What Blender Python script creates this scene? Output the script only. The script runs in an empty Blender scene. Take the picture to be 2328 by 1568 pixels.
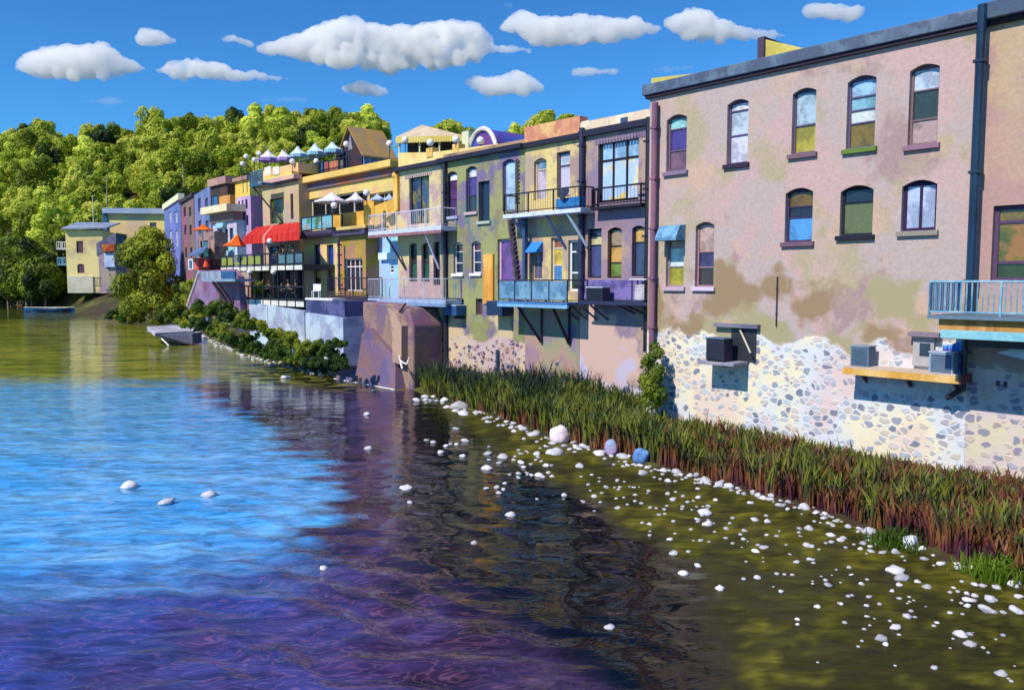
import bpy, bmesh, math, random
from mathutils import Vector, noise
R = math.radians
rnd = random.Random(11)
sc = bpy.context.scene
col = sc.collection
# ---------------------------------------------------------------- camera
F, CX, CY, H = 1826.0, 1163.5, 784.0, 6.2          # working pixels: photograph at 2327 x 1568
PITCH = math.atan(144 / F)
cam = bpy.data.objects.new('camera', bpy.data.cameras.new('camera')); col.objects.link(cam)
cam.location = (0, 0, H); cam.rotation_euler = (math.pi / 2 - PITCH, 0, 0)
cam.data.sensor_width = 36; cam.data.lens = F / 2327 * 36
cam.data.clip_start = .1; cam.data.clip_end = 12000
sc.camera = cam
# ---------------------------------------------------------------- light
SUN = Vector((-.51, -.47, .70)).normalized()
w = bpy.data.worlds.new("World"); sc.world = w; w.use_nodes = True
wt = w.node_tree; wt.nodes.clear()
sky = wt.nodes.new('ShaderNodeTexSky'); sky.sky_type = 'NISHITA'; sky.sun_disc = False
sky.sun_elevation = math.asin(SUN.z); sky.sun_rotation = math.atan2(SUN.x, SUN.y)
sky.air_density = 1.0; sky.dust_density = 0.0; sky.ozone_density = 4.0; sky.altitude = 300
tint = wt.nodes.new('ShaderNodeMix'); tint.data_type = 'RGBA'; tint.blend_type = 'MULTIPLY'
tint.inputs[0].default_value = 1; tint.inputs[7].default_value = (.29, .73, 1.05, 1)
bg = wt.nodes.new('ShaderNodeBackground'); bg.inputs[1].default_value = .10
wo = wt.nodes.new('ShaderNodeOutputWorld')
gam = wt.nodes.new('ShaderNodeGamma'); gam.inputs[1].default_value = 1.1
wt.links.new(sky.outputs[0], gam.inputs[0]); wt.links.new(gam.outputs[0], tint.inputs[6]); wt.links.new(tint.outputs[2], bg.inputs[0]); wt.links.new(bg.outputs[0], wo.inputs[0])
sl = bpy.data.lights.new('sun', 'SUN'); sl.energy = 4.4; sl.angle = R(.5); sl.color = (1, .91, .77)
so = bpy.data.objects.new('sun', sl); col.objects.link(so); so.location = (-60, -36, 90)
so.rotation_euler = SUN.to_track_quat('Z', 'Y').to_euler()
sc.view_settings.view_transform = 'Standard'; sc.view_settings.look = 'None'
sc.view_settings.exposure = 0.33; sc.view_settings.gamma = 1
sc.cycles.use_denoising = True
sc.cycles.volume_bounces = 8; sc.cycles.max_bounces = 10; sc.cycles.diffuse_bounces = 4; sc.cycles.glossy_bounces = 3; sc.cycles.transparent_max_bounces = 8

# ---------------------------------------------------------------- pixel -> place
cP, sP = math.cos(PITCH), math.sin(PITCH)
CAM = Vector((0, 0, H))
def ray(px, py):
    x, y = (px - CX) / F, (CY - py) / F
    return Vector((x, cP + y * sP, -sP + y * cP))
def at_z(px, py, z=0.):
    r = ray(px, py); return CAM + r * ((z - H) / r.z)
def at_Y(px, py, Y):
    r = ray(px, py); return CAM + r * (Y / r.y)
def to_px(p):
    d = p - CAM; zc = d.y * cP - d.z * sP; yc = d.y * sP + d.z * cP
    return CX + F * d.x / zc, CY - F * yc / zc
class Plane:
    def __init__(s, p0, d):
        s.p = Vector((p0[0], p0[1], 0)); s.d = Vector((d[0], d[1], 0)).normalized(); s.n = Vector((s.d.y, -s.d.x, 0))
        if s.n.y > 0: s.n = -s.n
    def pt(s, a, z, q=0.):
        v = s.p + s.d * a + s.n * q; return Vector((v.x, v.y, z))
    def inv(s, px, py, q=0.):
        r = ray(px, py); o = s.p + s.n * q
        t = (o - CAM).dot(s.n) / r.dot(s.n); v = CAM + r * t
        return (v - o).dot(s.d), v.z
    def s(s, px, q=0.): return s.inv(px, 640, q)[0]
    def z(s, px, py, q=0.): return s.inv(px, py, q)[1]
ROW = Plane((6.15, 36.0), (.885, -1))
BIG = Plane((5.63, 32.94), (.885, -1))

# ---------------------------------------------------------------- materials
def lin(c): return tuple(((v / 255) / 12.92 if v <= 10.3 else ((v / 255 + .055) / 1.055) ** 2.4) for v in c)
MATS = {}
K = .95
def nd(nt, t, **k):
    n = nt.nodes.new(t)
    for a, b in k.items(): setattr(n, a, b)
    return n
def ramp(nt, stops, interp='LINEAR'):
    r = nd(nt, 'ShaderNodeValToRGB'); r.color_ramp.interpolation = interp
    e = r.color_ramp.elements
    while len(e) < len(stops): e.new(.5)
    for x, (p, c) in zip(e, stops): x.position = p; x.color = (*c, 1)
    return r
def mat(*cols, scale=.35, rough=.8, bump=.12, fine=9., k=None, soft=.30, spec=.3, var=.07, brick=False, streak=0):
    """mottled weathered paint / stucco: patches of the given picture colours with soft ragged edges"""
    key = (cols, scale, rough, bump, fine, k, soft, spec, var, brick, streak)
    if key in MATS: return MATS[key]
    k = K if k is None else k
    m = bpy.data.materials.new('surface_%d' % len(MATS)); m.use_nodes = True; MATS[key] = m
    nt = m.node_tree; L = nt.links; b = nt.nodes['Principled BSDF']
    b.inputs['Roughness'].default_value = rough; b.inputs['Specular IOR Level'].default_value = spec
    lc = [tuple(min(.85, v * k) for v in lin(c)) for c in cols]
    geo = nd(nt, 'ShaderNodeNewGeometry')
    nf = nd(nt, 'ShaderNodeTexNoise'); nf.inputs['Scale'].default_value = fine; nf.inputs['Detail'].default_value = 5
    L.new(geo.outputs['Position'], nf.inputs['Vector'])
    if len(lc) > 1:
        base = None
        for i, c in enumerate(lc):
            if base is None:
                r0 = nd(nt, 'ShaderNodeRGB'); r0.outputs[0].default_value = (*c, 1); base = r0.outputs[0]; continue
            mp = nd(nt, 'ShaderNodeMapping'); mp.inputs['Location'].default_value = (i * 13.7, i * 7.3, i * 5.1); mp.inputs['Scale'].default_value = (1, 1, .9 if not streak else .25)
            n1 = nd(nt, 'ShaderNodeTexNoise'); n1.inputs['Scale'].default_value = scale * (1 + .25 * (i % 3)); n1.inputs['Detail'].default_value = 5; n1.inputs['Roughness'].default_value = .6
            L.new(geo.outputs['Position'], mp.inputs['Vector']); L.new(mp.outputs[0], n1.inputs['Vector'])
            mk = nd(nt, 'ShaderNodeMapRange'); mk.inputs[1].default_value = .525 - soft * .12; mk.inputs[2].default_value = .535 + soft * .12; L.new(n1.outputs[0], mk.inputs[0])
            mx_ = nd(nt, 'ShaderNodeMix'); mx_.data_type = 'RGBA'; L.new(mk.outputs[0], mx_.inputs[0]); L.new(base, mx_.inputs[6]); mx_.inputs[7].default_value = (*c, 1); base = mx_.outputs[2]
    else:
        rgb = nd(nt, 'ShaderNodeRGB'); rgb.outputs[0].default_value = (*lc[0], 1); base = rgb.outputs[0]
    hv = nd(nt, 'ShaderNodeHueSaturation'); mr = nd(nt, 'ShaderNodeMapRange')
    mr.inputs[3].default_value = 1 - var * 1.6; mr.inputs[4].default_value = 1 + var * 1.6
    mr.inputs[1].default_value = .25; mr.inputs[2].default_value = .75
    L.new(nf.outputs[0], mr.inputs[0]); L.new(mr.outputs[0], hv.inputs['Value']); L.new(base, hv.inputs['Color'])
    L.new(hv.outputs[0], b.inputs['Base Color'])
    if bump:
        bp = nd(nt, 'ShaderNodeBump'); bp.inputs['Strength'].default_value = bump; bp.inputs['Distance'].default_value = .05
        L.new(nf.outputs[0], bp.inputs['Height']); L.new(bp.outputs[0], b.inputs['Normal'])
    return m
def plain(c, rough=.5, metal=0., k=None, spec=.5):
    key = ('p', c, rough, metal, k, spec)
    if key in MATS: return MATS[key]
    m = bpy.data.materials.new('paint_%d' % len(MATS)); m.use_nodes = True; MATS[key] = m
    nt = m.node_tree; b = nt.nodes['Principled BSDF']
    b.inputs['Roughness'].default_value = rough; b.inputs['Metallic'].default_value = metal; b.inputs['Specular IOR Level'].default_value = spec
    nf = nd(nt, 'ShaderNodeTexNoise'); nf.inputs['Scale'].default_value = 3.; nf.inputs['Detail'].default_value = 4
    g = nd(nt, 'ShaderNodeNewGeometry'); nt.links.new(g.outputs['Position'], nf.inputs['Vector'])
    kk = K if k is None else k; l = tuple(min(.88, v * kk) for v in lin(c))
    r = ramp(nt, [(.3, tuple(v * .78 for v in l)), (.7, tuple(min(.9, v * 1.15) for v in l))])
    nt.links.new(nf.outputs[0], r.inputs[0]); nt.links.new(r.outputs[0], b.inputs['Base Color'])
    return m
def stone_wall(cols, zline, stones, mortar, zsoft=1.0, size=2.6, cover=.5, k=None, low=()):
    """stucco above, fieldstone in pale mortar below a ragged line"""
    base = mat(*cols, scale=.30, soft=.25)
    m = base.copy(); m.name = 'stucco_over_fieldstone'
    nt = m.node_tree; L = nt.links; b = nt.nodes['Principled BSDF']
    up = b.inputs['Base Color'].links[0].from_socket
    geo = [n for n in nt.nodes if n.type == 'NEW_GEOMETRY'][0]
    kk = K if k is None else k
    if low:                                                          # damp, mossy staining just above the stonework
        sz = nd(nt, 'ShaderNodeSeparateXYZ'); L.new(geo.outputs['Position'], sz.inputs[0])
        for li, (lc_, l0, l1) in enumerate(low):
            zr_ = nd(nt, 'ShaderNodeMapRange'); zr_.inputs[1].default_value = l1; zr_.inputs[2].default_value = l0; L.new(sz.outputs[2], zr_.inputs[0])
            lm_ = nd(nt, 'ShaderNodeMapping'); lm_.inputs['Location'].default_value = (li * 31.3 + 4, 9.1 * li, 3); L.new(geo.outputs['Position'], lm_.inputs[0])
            ln_ = nd(nt, 'ShaderNodeTexNoise'); ln_.inputs['Scale'].default_value = .32; ln_.inputs['Detail'].default_value = 5; L.new(lm_.outputs[0], ln_.inputs['Vector'])
            la_ = nd(nt, 'ShaderNodeMath', operation='MULTIPLY_ADD'); L.new(zr_.outputs[0], la_.inputs[0]); la_.inputs[1].default_value = .28; L.new(ln_.outputs[0], la_.inputs[2])
            lt_ = nd(nt, 'ShaderNodeMapRange'); lt_.inputs[1].default_value = .735; lt_.inputs[2].default_value = .775; L.new(la_.outputs[0], lt_.inputs[0])
            lx_ = nd(nt, 'ShaderNodeMix'); lx_.data_type = 'RGBA'; L.new(lt_.outputs[0], lx_.inputs[0]); L.new(up, lx_.inputs[6]); lx_.inputs[7].default_value = (*[v_ * kk for v_ in lin(lc_)], 1); up = lx_.outputs[2]
    mp = nd(nt, 'ShaderNodeMapping'); mp.inputs['Scale'].default_value = (1, 1, 1.35)
    nz = nd(nt, 'ShaderNodeTexNoise'); nz.inputs['Scale'].default_value = 3.2; nz.inputs['Detail'].default_value = 2
    ad = nd(nt, 'ShaderNodeMix'); ad.data_type = 'RGBA'; ad.blend_type = 'ADD'; ad.inputs[0].default_value = .22
    L.new(geo.outputs['Position'], mp.inputs[0]); L.new(geo.outputs['Position'], nz.inputs['Vector'])
    L.new(mp.outputs[0], ad.inputs[6]); L.new(nz.outputs['Color'], ad.inputs[7])
    ve = nd(nt, 'ShaderNodeTexVoronoi', feature='DISTANCE_TO_EDGE'); vc = nd(nt, 'ShaderNodeTexVoronoi', feature='F1')
    for v in (ve, vc):
        v.inputs['Scale'].default_value = size; v.inputs['Randomness'].default_value = .9; L.new(ad.outputs[2], v.inputs['Vector'])
    st = [tuple(x * kk for x in lin(c)) for c in stones]; n = len(st)
    sep = nd(nt, 'ShaderNodeSeparateColor'); L.new(vc.outputs['Color'], sep.inputs[0])
    rc = ramp(nt, [((i + .0) / n, c) for i, c in enumerate(st)], 'CONSTANT'); L.new(sep.outputs[0], rc.inputs[0])
    # a share of the stones is buried under mortar
    pres = nd(nt, 'ShaderNodeMath', operation='GREATER_THAN')
    nb = nd(nt, 'ShaderNodeTexNoise'); nb.inputs['Scale'].default_value = .55; L.new(geo.outputs['Position'], nb.inputs['Vector'])
    sm = nd(nt, 'ShaderNodeMath', operation='ADD'); L.new(sep.outputs[1], sm.inputs[0]); L.new(nb.outputs[0], sm.inputs[1])
    L.new(sm.outputs[0], pres.inputs[0]); pres.inputs[1].default_value = 1.5 - cover
    edge = nd(nt, 'ShaderNodeMapRange'); edge.inputs[1].default_value = .04; edge.inputs[2].default_value = .16
    L.new(ve.outputs[0], edge.inputs[0])
    rd = nd(nt, 'ShaderNodeMapRange'); rd.inputs[1].default_value = .66; rd.inputs[2].default_value = .50; L.new(vc.outputs['Distance'], rd.inputs[0])
    fr_ = nd(nt, 'ShaderNodeMath', operation='MULTIPLY'); L.new(edge.outputs[0], fr_.inputs[0]); L.new(rd.outputs[0], fr_.inputs[1])
    f = nd(nt, 'ShaderNodeMath', operation='MULTIPLY'); L.new(fr_.outputs[0], f.inputs[0]); L.new(pres.outputs[0], f.inputs[1])
    nm = nd(nt, 'ShaderNodeTexNoise'); nm.inputs['Scale'].default_value = .35; nm.inputs['Detail'].default_value = 3; L.new(geo.outputs['Position'], nm.inputs['Vector'])
    mc = [tuple(min(.85, x * kk) for x in lin(c)) for c in mortar]
    rm = ramp(nt, [(.36 + .28 * i / max(1, len(mc) - 1), c) for i, c in enumerate(mc)]); L.new(nm.outputs[0], rm.inputs[0])
    mx = nd(nt, 'ShaderNodeMix'); mx.data_type = 'RGBA'; L.new(f.outputs[0], mx.inputs[0]); L.new(rm.outputs[0], mx.inputs[6]); L.new(rc.outputs[0], mx.inputs[7])
    sx = nd(nt, 'ShaderNodeSeparateXYZ'); L.new(geo.outputs['Position'], sx.inputs[0])
    nl = nd(nt, 'ShaderNodeTexNoise'); nl.inputs['Scale'].default_value = .7; nl.inputs['Detail'].default_value = 4; L.new(geo.outputs['Position'], nl.inputs['Vector'])
    mm = nd(nt, 'ShaderNodeMath', operation='MULTIPLY_ADD'); L.new(nl.outputs[0], mm.inputs[0]); mm.inputs[1].default_value = zsoft * 2; L.new(sx.outputs[2], mm.inputs[2])
    zz = nd(nt, 'ShaderNodeMapRange'); zz.inputs[1].default_value = zline + zsoft - .06; zz.inputs[2].default_value = zline + zsoft + .06
    L.new(mm.outputs[0], zz.inputs[0])
    fx = nd(nt, 'ShaderNodeMix'); fx.data_type = 'RGBA'; L.new(zz.outputs[0], fx.inputs[0]); L.new(mx.outputs[2], fx.inputs[6]); L.new(up, fx.inputs[7])
    L.new(fx.outputs[2], b.inputs['Base Color'])
    iz = nd(nt, 'ShaderNodeMath', operation='SUBTRACT'); iz.inputs[0].default_value = 1; L.new(zz.outputs[0], iz.inputs[1])
    hh = nd(nt, 'ShaderNodeMath', operation='MULTIPLY'); L.new(f.outputs[0], hh.inputs[0]); L.new(iz.outputs[0], hh.inputs[1])
    b2 = nd(nt, 'ShaderNodeBump'); b2.inputs['Strength'].default_value = .35; b2.inputs['Distance'].default_value = .05; L.new(hh.outputs[0], b2.inputs['Height'])
    old = b.inputs['Normal'].links[0].from_socket; L.new(old, b2.inputs['Normal']); L.new(b2.outputs[0], b.inputs['Normal'])
    return m
def foliage(c_dark, c_mid, c_light, scale=.25, k=.8):
    key = ('f', c_dark, c_mid, c_light, scale, k)
    if key in MATS: return MATS[key]
    m = bpy.data.materials.new('foliage_%d' % len(MATS)); m.use_nodes = True; MATS[key] = m
    nt = m.node_tree; L = nt.links; b = nt.nodes['Principled BSDF']; b.inputs['Roughness'].default_value = .6; b.inputs['Specular IOR Level'].default_value = .25
    g = nd(nt, 'ShaderNodeNewGeometry'); oi = nd(nt, 'ShaderNodeObjectInfo')
    n1 = nd(nt, 'ShaderNodeTexNoise'); n1.inputs['Scale'].default_value = scale; n1.inputs['Detail'].default_value = 4; L.new(g.outputs['Position'], n1.inputs['Vector'])
    a = nd(nt, 'ShaderNodeMath', operation='MULTIPLY_ADD'); L.new(oi.outputs['Random'], a.inputs[0]); a.inputs[1].default_value = .16; L.new(n1.outputs[0], a.inputs[2])
    cs = [tuple(v * k for v in lin(c)) for c in (c_dark, c_mid, c_light)]
    r = ramp(nt, [(.38, cs[0]), (.54, cs[1]), (.72, cs[2])]); L.new(a.outputs[0], r.inputs[0]); L.new(r.outputs[0], b.inputs['Base Color'])
    tr = nd(nt, 'ShaderNodeBsdfTranslucent'); L.new(r.outputs[0], tr.inputs[0])
    ms = nd(nt, 'ShaderNodeMixShader'); ms.inputs[0].default_value = .3
    out = nt.nodes['Material Output']; L.new(b.outputs[0], ms.inputs[1]); L.new(tr.outputs[0], ms.inputs[2]); L.new(ms.outputs[0], out.inputs[0])
    return m

# ---------------------------------------------------------------- mesh helpers
LOC = {}
def tag(o, label=None, cat=None, group=None, kind=None):
    if label: o['label'] = label
    if cat: o['category'] = cat
    if group: o['group'] = group
    if kind: o['kind'] = kind
    return o
def thing(name, loc, label, cat, group=None):
    o = bpy.data.objects.new(name, None); col.objects.link(o); o.location = loc; o.empty_display_size = .3
    LOC[o.name] = Vector(loc); return tag(o, label, cat, group)
class MB:
    def __init__(s): s.v = []; s.f = []; s.m = []; s.mi = 0
    def add(s, vs, fs):
        b = len(s.v); s.v += [Vector(p) for p in vs]
        for f in fs: s.f.append([b + i for i in f]); s.m.append(s.mi)
        return s
    def quad(s, a, b, c, d): return s.add([a, b, c, d], [(0, 1, 2, 3)])
    def hexa(s, p): return s.add(p, [(0, 3, 2, 1), (4, 5, 6, 7), (0, 1, 5, 4), (1, 2, 6, 5), (2, 3, 7, 6), (3, 0, 4, 7)])
    def box(s, pl, a0, a1, z0, z1, q0, q1):
        return s.hexa([pl.pt(a0, z0, q0), pl.pt(a1, z0, q0), pl.pt(a1, z0, q1), pl.pt(a0, z0, q1),
                       pl.pt(a0, z1, q0), pl.pt(a1, z1, q0), pl.pt(a1, z1, q1), pl.pt(a0, z1, q1)])
    def tube(s, a, b, r0, r1=None, n=6, cap=True):
        r1 = r0 if r1 is None else r1; a, b = Vector(a), Vector(b); d = (b - a)
        if d.length < 1e-6: return s
        d.normalize(); u = d.orthogonal().normalized(); w_ = d.cross(u)
        vs = []
        for p, r in ((a, r0), (b, r1)):
            for i in range(n):
                t = 2 * math.pi * i / n; vs.append(p + u * (r * math.cos(t)) + w_ * (r * math.sin(t)))
        fs = [(i, (i + 1) % n, n + (i + 1) % n, n + i) for i in range(n)]
        if cap: fs += [tuple(range(n))[::-1], tuple(range(n, 2 * n))]
        return s.add(vs, fs)
    def prism(s, poly, off):
        n = len(poly); off = Vector(off); vs = [Vector(p) for p in poly] + [Vector(p) + off for p in poly]
        return s.add(vs, [tuple(range(n)), tuple(range(n, 2 * n))[::-1]] + [(i, n + i, n + (i + 1) % n, (i + 1) % n) for i in range(n)])
    def ball(s, c, r, seg=12, rings=8, sq=1.):
        c = Vector(c); vs = [c + Vector((0, 0, r * sq))]
        for j in range(1, rings):
            t = math.pi * j / rings
            for i in range(seg):
                p = 2 * math.pi * i / seg; vs.append(c + Vector((r * math.sin(t) * math.cos(p), r * math.sin(t) * math.sin(p), r * sq * math.cos(t))))
        vs.append(c - Vector((0, 0, r * sq))); fs = [(0, 1 + i, 1 + (i + 1) % seg) for i in range(seg)]
        for j in range(rings - 2):
            for i in range(seg):
                a = 1 + j * seg + i; b = 1 + j * seg + (i + 1) % seg; fs.append((a, a + seg, b + seg, b))
        e = len(vs) - 1; o = 1 + (rings - 2) * seg
        fs += [(o + i, e, o + (i + 1) % seg) for i in range(seg)]
        return s.add(vs, fs)
    def build(s, name, mats, parent=None, smooth=False, loc=None, bevel=0, recalc=True):
        if not isinstance(mats, (list, tuple)): mats = [mats]
        if parent is not None: L0 = LOC[parent.name]
        elif loc is not None: L0 = Vector(loc)
        else:
            xs = [p.x for p in s.v]; ys = [p.y for p in s.v]; L0 = Vector(((min(xs) + max(xs)) / 2, (min(ys) + max(ys)) / 2, min(p.z for p in s.v)))
        me = bpy.data.meshes.new(name); me.from_pydata([p - L0 for p in s.v], [], s.f)
        for m in mats: me.materials.append(m)
        if len(mats) > 1: me.polygons.foreach_set('material_index', s.m)
        if recalc:
            bm = bmesh.new(); bm.from_mesh(me); bmesh.ops.recalc_face_normals(bm, faces=bm.faces); bm.to_mesh(me); bm.free()
        if smooth: me.polygons.foreach_set('use_smooth', [True] * len(me.polygons))
        o = bpy.data.objects.new(name, me); col.objects.link(o)
        if parent is not None: o.parent = parent
        else: o.location = L0
        LOC[o.name] = L0
        if bevel:
            bv = o.modifiers.new('bevel', 'BEVEL'); bv.width = bevel; bv.segments = 2; bv.limit_method = 'ANGLE'
        return o
def copy_tree(o, loc, rz=0., sc_=1., label=None, group=None):
    r = o.copy(); col.objects.link(r); r.location = loc; r.rotation_euler = (0, 0, rz); r.scale = (sc_,) * 3 if not isinstance(sc_, tuple) else sc_
    if label: r['label'] = label
    if group: r['group'] = group
    for c in o.children:
        d = c.copy(); col.objects.link(d); d.parent = r
        for g in c.children:
            e = g.copy(); col.objects.link(e); e.parent = d
    return r

# ---------------------------------------------------------------- building builder
DARK = (22, 20, 38)
class Building:
    def __init__(s, name, label, cat, pl, x0, x1, ytop, zbot, depth, m, q=0., s0=None, s1=None, yx=None, ztop=None):
        s.pl = pl; s.q = q
        s.s0 = pl.s(x0, q) if s0 is None else s0; s.s1 = pl.s(x1, q) if s1 is None else s1
        s.zt = pl.z((x0 + x1) / 2 if yx is None else yx, ytop, q) if ztop is None else ztop
        s.zb = zbot; s.depth = depth; s.m = m; s.op = []
        s.root = thing(name, pl.pt((s.s0 + s.s1) / 2, zbot, q - depth / 2), label, cat)
    def win(s, x0, x1, y0, y1, frame=(70, 50, 80), panes=((1, (30, 30, 50)),), cols=1, arch=True, rec=.22, fw=.07, sill=None, name='window', brick=0, plab=None, vb=()):
        pl, q = s.pl, s.q; a0, a1 = pl.s(x0, q), pl.s(x1, q); xc = (x0 + x1) / 2; zt, zb = pl.z(xc, y0, q), pl.z(xc, y1, q)
        h = (a1 - a0) * .16 if arch else 0
        s.op.append((a0, a1, zb, zt, h, rec))
        zf = zt - h * .4
        fm = MB(); e = .003
        qb = q - rec
        fm.box(pl, a0 + e, a0 + fw, zb + e, zf - e, qb, qb + .07); fm.box(pl, a1 - fw, a1 - e, zb + e, zf - e, qb, qb + .07)
        fm.box(pl, a0 + fw + e, a1 - fw - e, zb + e, zb + fw, qb, qb + .067); fm.box(pl, a0 + fw + e, a1 - fw - e, zf - fw, zf - e, qb, qb + .067)
        if h: fm.box(pl, a0 + e, a1 - e, zf + e, zt + .0, qb - .02, qb + .03)
        H_ = zf - zb - 2 * fw; zc = zf - fw; ps = []
        for i, (fr, c) in enumerate(panes):
            z1 = zc; z0 = zc - H_ * fr; zc = z0
            ps.append((z0, z1, c))
            if i < len(panes) - 1: fm.box(pl, a0 + fw + e, a1 - fw - e, z0 - fw * .35, z0 + fw * .35, qb + .005, qb + .06)
        for j in range(1, cols):
            a = a0 + (a1 - a0) * j / cols; fm.box(pl, a - fw * .4, a + fw * .4, zb + fw, zf - fw, qb + .004, qb + .064)
        fo = fm.build(name, mat(frame, bump=.05, var=.08) if isinstance(frame, tuple) else frame, s.root)
        for z0, z1, c in ps:  # blue and ochre pane colours hold painted sky and tree reflections
            p = MB(); p.quad(pl.pt(a0 + fw * .5, z0, qb + .02), pl.pt(a1 - fw * .5, z0, qb + .02), pl.pt(a1 - fw * .5, z1, qb + .02), pl.pt(a0 + fw * .5, z1, qb + .02))
            if isinstance(c, tuple): mm = mat(c, tuple(int(v * .82) for v in c), rough=.18, spec=.6, bump=.03, scale=.9, var=.10)
            else: mm = c
            p.build('pane', mm, fo)
        if sill:
            b = MB(); b.box(pl, a0 - .10, a1 + .10, zb - .16, zb - .004, q - .05, q + .12); b.build('sill', mat(sill, bump=.1), fo, bevel=.01)
        return fo
    def band(s, name, z0, z1, q0, q1, m, e0=0., e1=0., parent=None, bevel=.0):
        b = MB(); b.box(s.pl, s.s0 - e0, s.s1 + e1, z0, z1, s.q + q0, s.q + q1); return b.build(name, m, parent or s.root, bevel=bevel)
    def box(s, name, x0, x1, y0, y1, q0, q1, m, yx=None, bevel=0, parent=None):
        pl = s.pl; qq = s.q + q1; xc = (x0 + x1) / 2 if yx is None else yx
        b = MB(); b.box(pl, pl.s(x0, qq), pl.s(x1, qq), pl.z(xc, y1, qq), pl.z(xc, y0, qq), s.q + q0, qq)
        return b.build(name, m, parent or s.root, bevel=bevel)
    def finish(s):
        pl, q = s.pl, s.q; b = MB(); S = sorted({s.s0, s.s1} | {v for o in s.op for v in o[:2]}); Z = sorted({s.zb, s.zt} | {v for o in s.op for v in o[2:4]})
        for i in range(len(S) - 1):
            for j in range(len(Z) - 1):
                a, z = (S[i] + S[i + 1]) / 2, (Z[j] + Z[j + 1]) / 2
                if S[i] < s.s0 - 1e-6 or S[i + 1] > s.s1 + 1e-6 or any(o[0] < a < o[1] and o[2] < z < o[3] for o in s.op): continue
                b.quad(pl.pt(S[i], Z[j], q), pl.pt(S[i + 1], Z[j], q), pl.pt(S[i + 1], Z[j + 1], q), pl.pt(S[i], Z[j + 1], q))
        RD = .34
        for a0, a1, z0, z1, h, rec in s.op:
            for (p, r) in (((a0, z0), (a1, z0)), ((a1, z0), (a1, z1)), ((a1, z1), (a0, z1)), ((a0, z1), (a0, z0))):
                b.quad(pl.pt(p[0], p[1], q), pl.pt(r[0], r[1], q), pl.pt(r[0], r[1], q - RD), pl.pt(p[0], p[1], q - RD))
            if h:
                c = (a0 + a1) / 2; n = 8; P = [(a0 + (a1 - a0) * i / n, z1 - h * ((2 * i / n - 1) ** 2)) for i in range(n + 1)]
                for i in range(n):
                    (x, y), (x2, y2) = P[i], P[i + 1]
                    b.quad(pl.pt(x, y, q - .002), pl.pt(x2, y2, q - .002), pl.pt(x2, z1, q - .002), pl.pt(x, z1, q - .002))
                    b.quad(pl.pt(x, y, q - .002), pl.pt(x2, y2, q - .002), pl.pt(x2, y2, q - RD), pl.pt(x, y, q - RD))
        b.box(pl, s.s0 + .002, s.s1 - .002, s.zb, s.zt - .003, q - RD - .002, q - s.depth)
        b.box(pl, s.s0, s.s1, s.zt - .06, s.zt + .002, q - RD - .004, q - .003)
        for a in (s.s0, s.s1): b.quad(pl.pt(a, s.zb, q), pl.pt(a, s.zt, q), pl.pt(a, s.zt, q - RD), pl.pt(a, s.zb, q - RD))
        return b.build('wall', s.m, s.root, recalc=False)
def railing(b, pl, a0, a1, z0, z1, q, sp=.14, r=.012, sides=0, post=1.4, rp=.03, bars=True):
    segs = [((a0, q), (a1, q))]
    if sides: segs += [((a0, q), (a0, q - sides)), ((a1, q), (a1, q - sides))]
    for (p, r_) in segs:
        A = lambda t, z: pl.pt(p[0] + (r_[0] - p[0]) * t, z, p[1] + (r_[1] - p[1]) * t)
        Ln = math.hypot(r_[0] - p[0], r_[1] - p[1])
        b.tube(A(0, z1), A(1, z1), rp, n=5); b.tube(A(0, z0 + .08), A(1, z0 + .08), rp * .7, n=5)
        n = max(1, round(Ln / post))
        for i in range(n + 1): b.tube(A(i / n, z0 - .05), A(i / n, z1), rp, n=5)
        if bars:
            n = max(1, round(Ln / sp))
            for i in range(1, n): b.tube(A(i / n, z0 + .08), A(i / n, z1), r, n=4, cap=False)
def balcony(parent, pl, xl, xr, yt, yb, q, dmat, rmat, q0=.02, thick=.18, sp=.16, r=.014, post=1.5, rp=.03, sides=True, bars=True, yx=None, fascia=None, panel=None, name='balcony'):
    """xl..xr, rail top yt and deck top yb are read on the front edge, q metres out"""
    a0, a1 = pl.s(xl, q), pl.s(xr, q); xc = (xl + xr) / 2 if yx is None else yx
    zt, zb = pl.z(xc, yt, q), pl.z(xc, yb, q)
    d = MB(); d.box(pl, a0, a1, zb - thick, zb, q0, q); do = d.build(name, dmat, parent, bevel=.012)
    rl = MB(); railing(rl, pl, a0 + .05, a1 - .05, zb + .02, zt, q - .06, sp, r, (q - q0 - .1) if sides else 0, post, rp, bars); rl.build('railing', rmat, do)
    if fascia: f = MB(); f.box(pl, a0 - .01, a1 + .01, zb - thick - .16, zb - thick - .003, q - .12, q + .012); f.build('fascia', fascia, do)
    if panel:
        p = MB(); p.box(pl, a0 + .1, a1 - .1, zb + .12, zt - .05, q - .075, q - .065); p.build('panel', panel, do)
    return do, a0, a1, zb, zt
# ================================================================ THE ROW OF BUILDINGS
W_ = (225, 222, 232); SK = (168, 196, 226); PB = (196, 214, 236)
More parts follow.
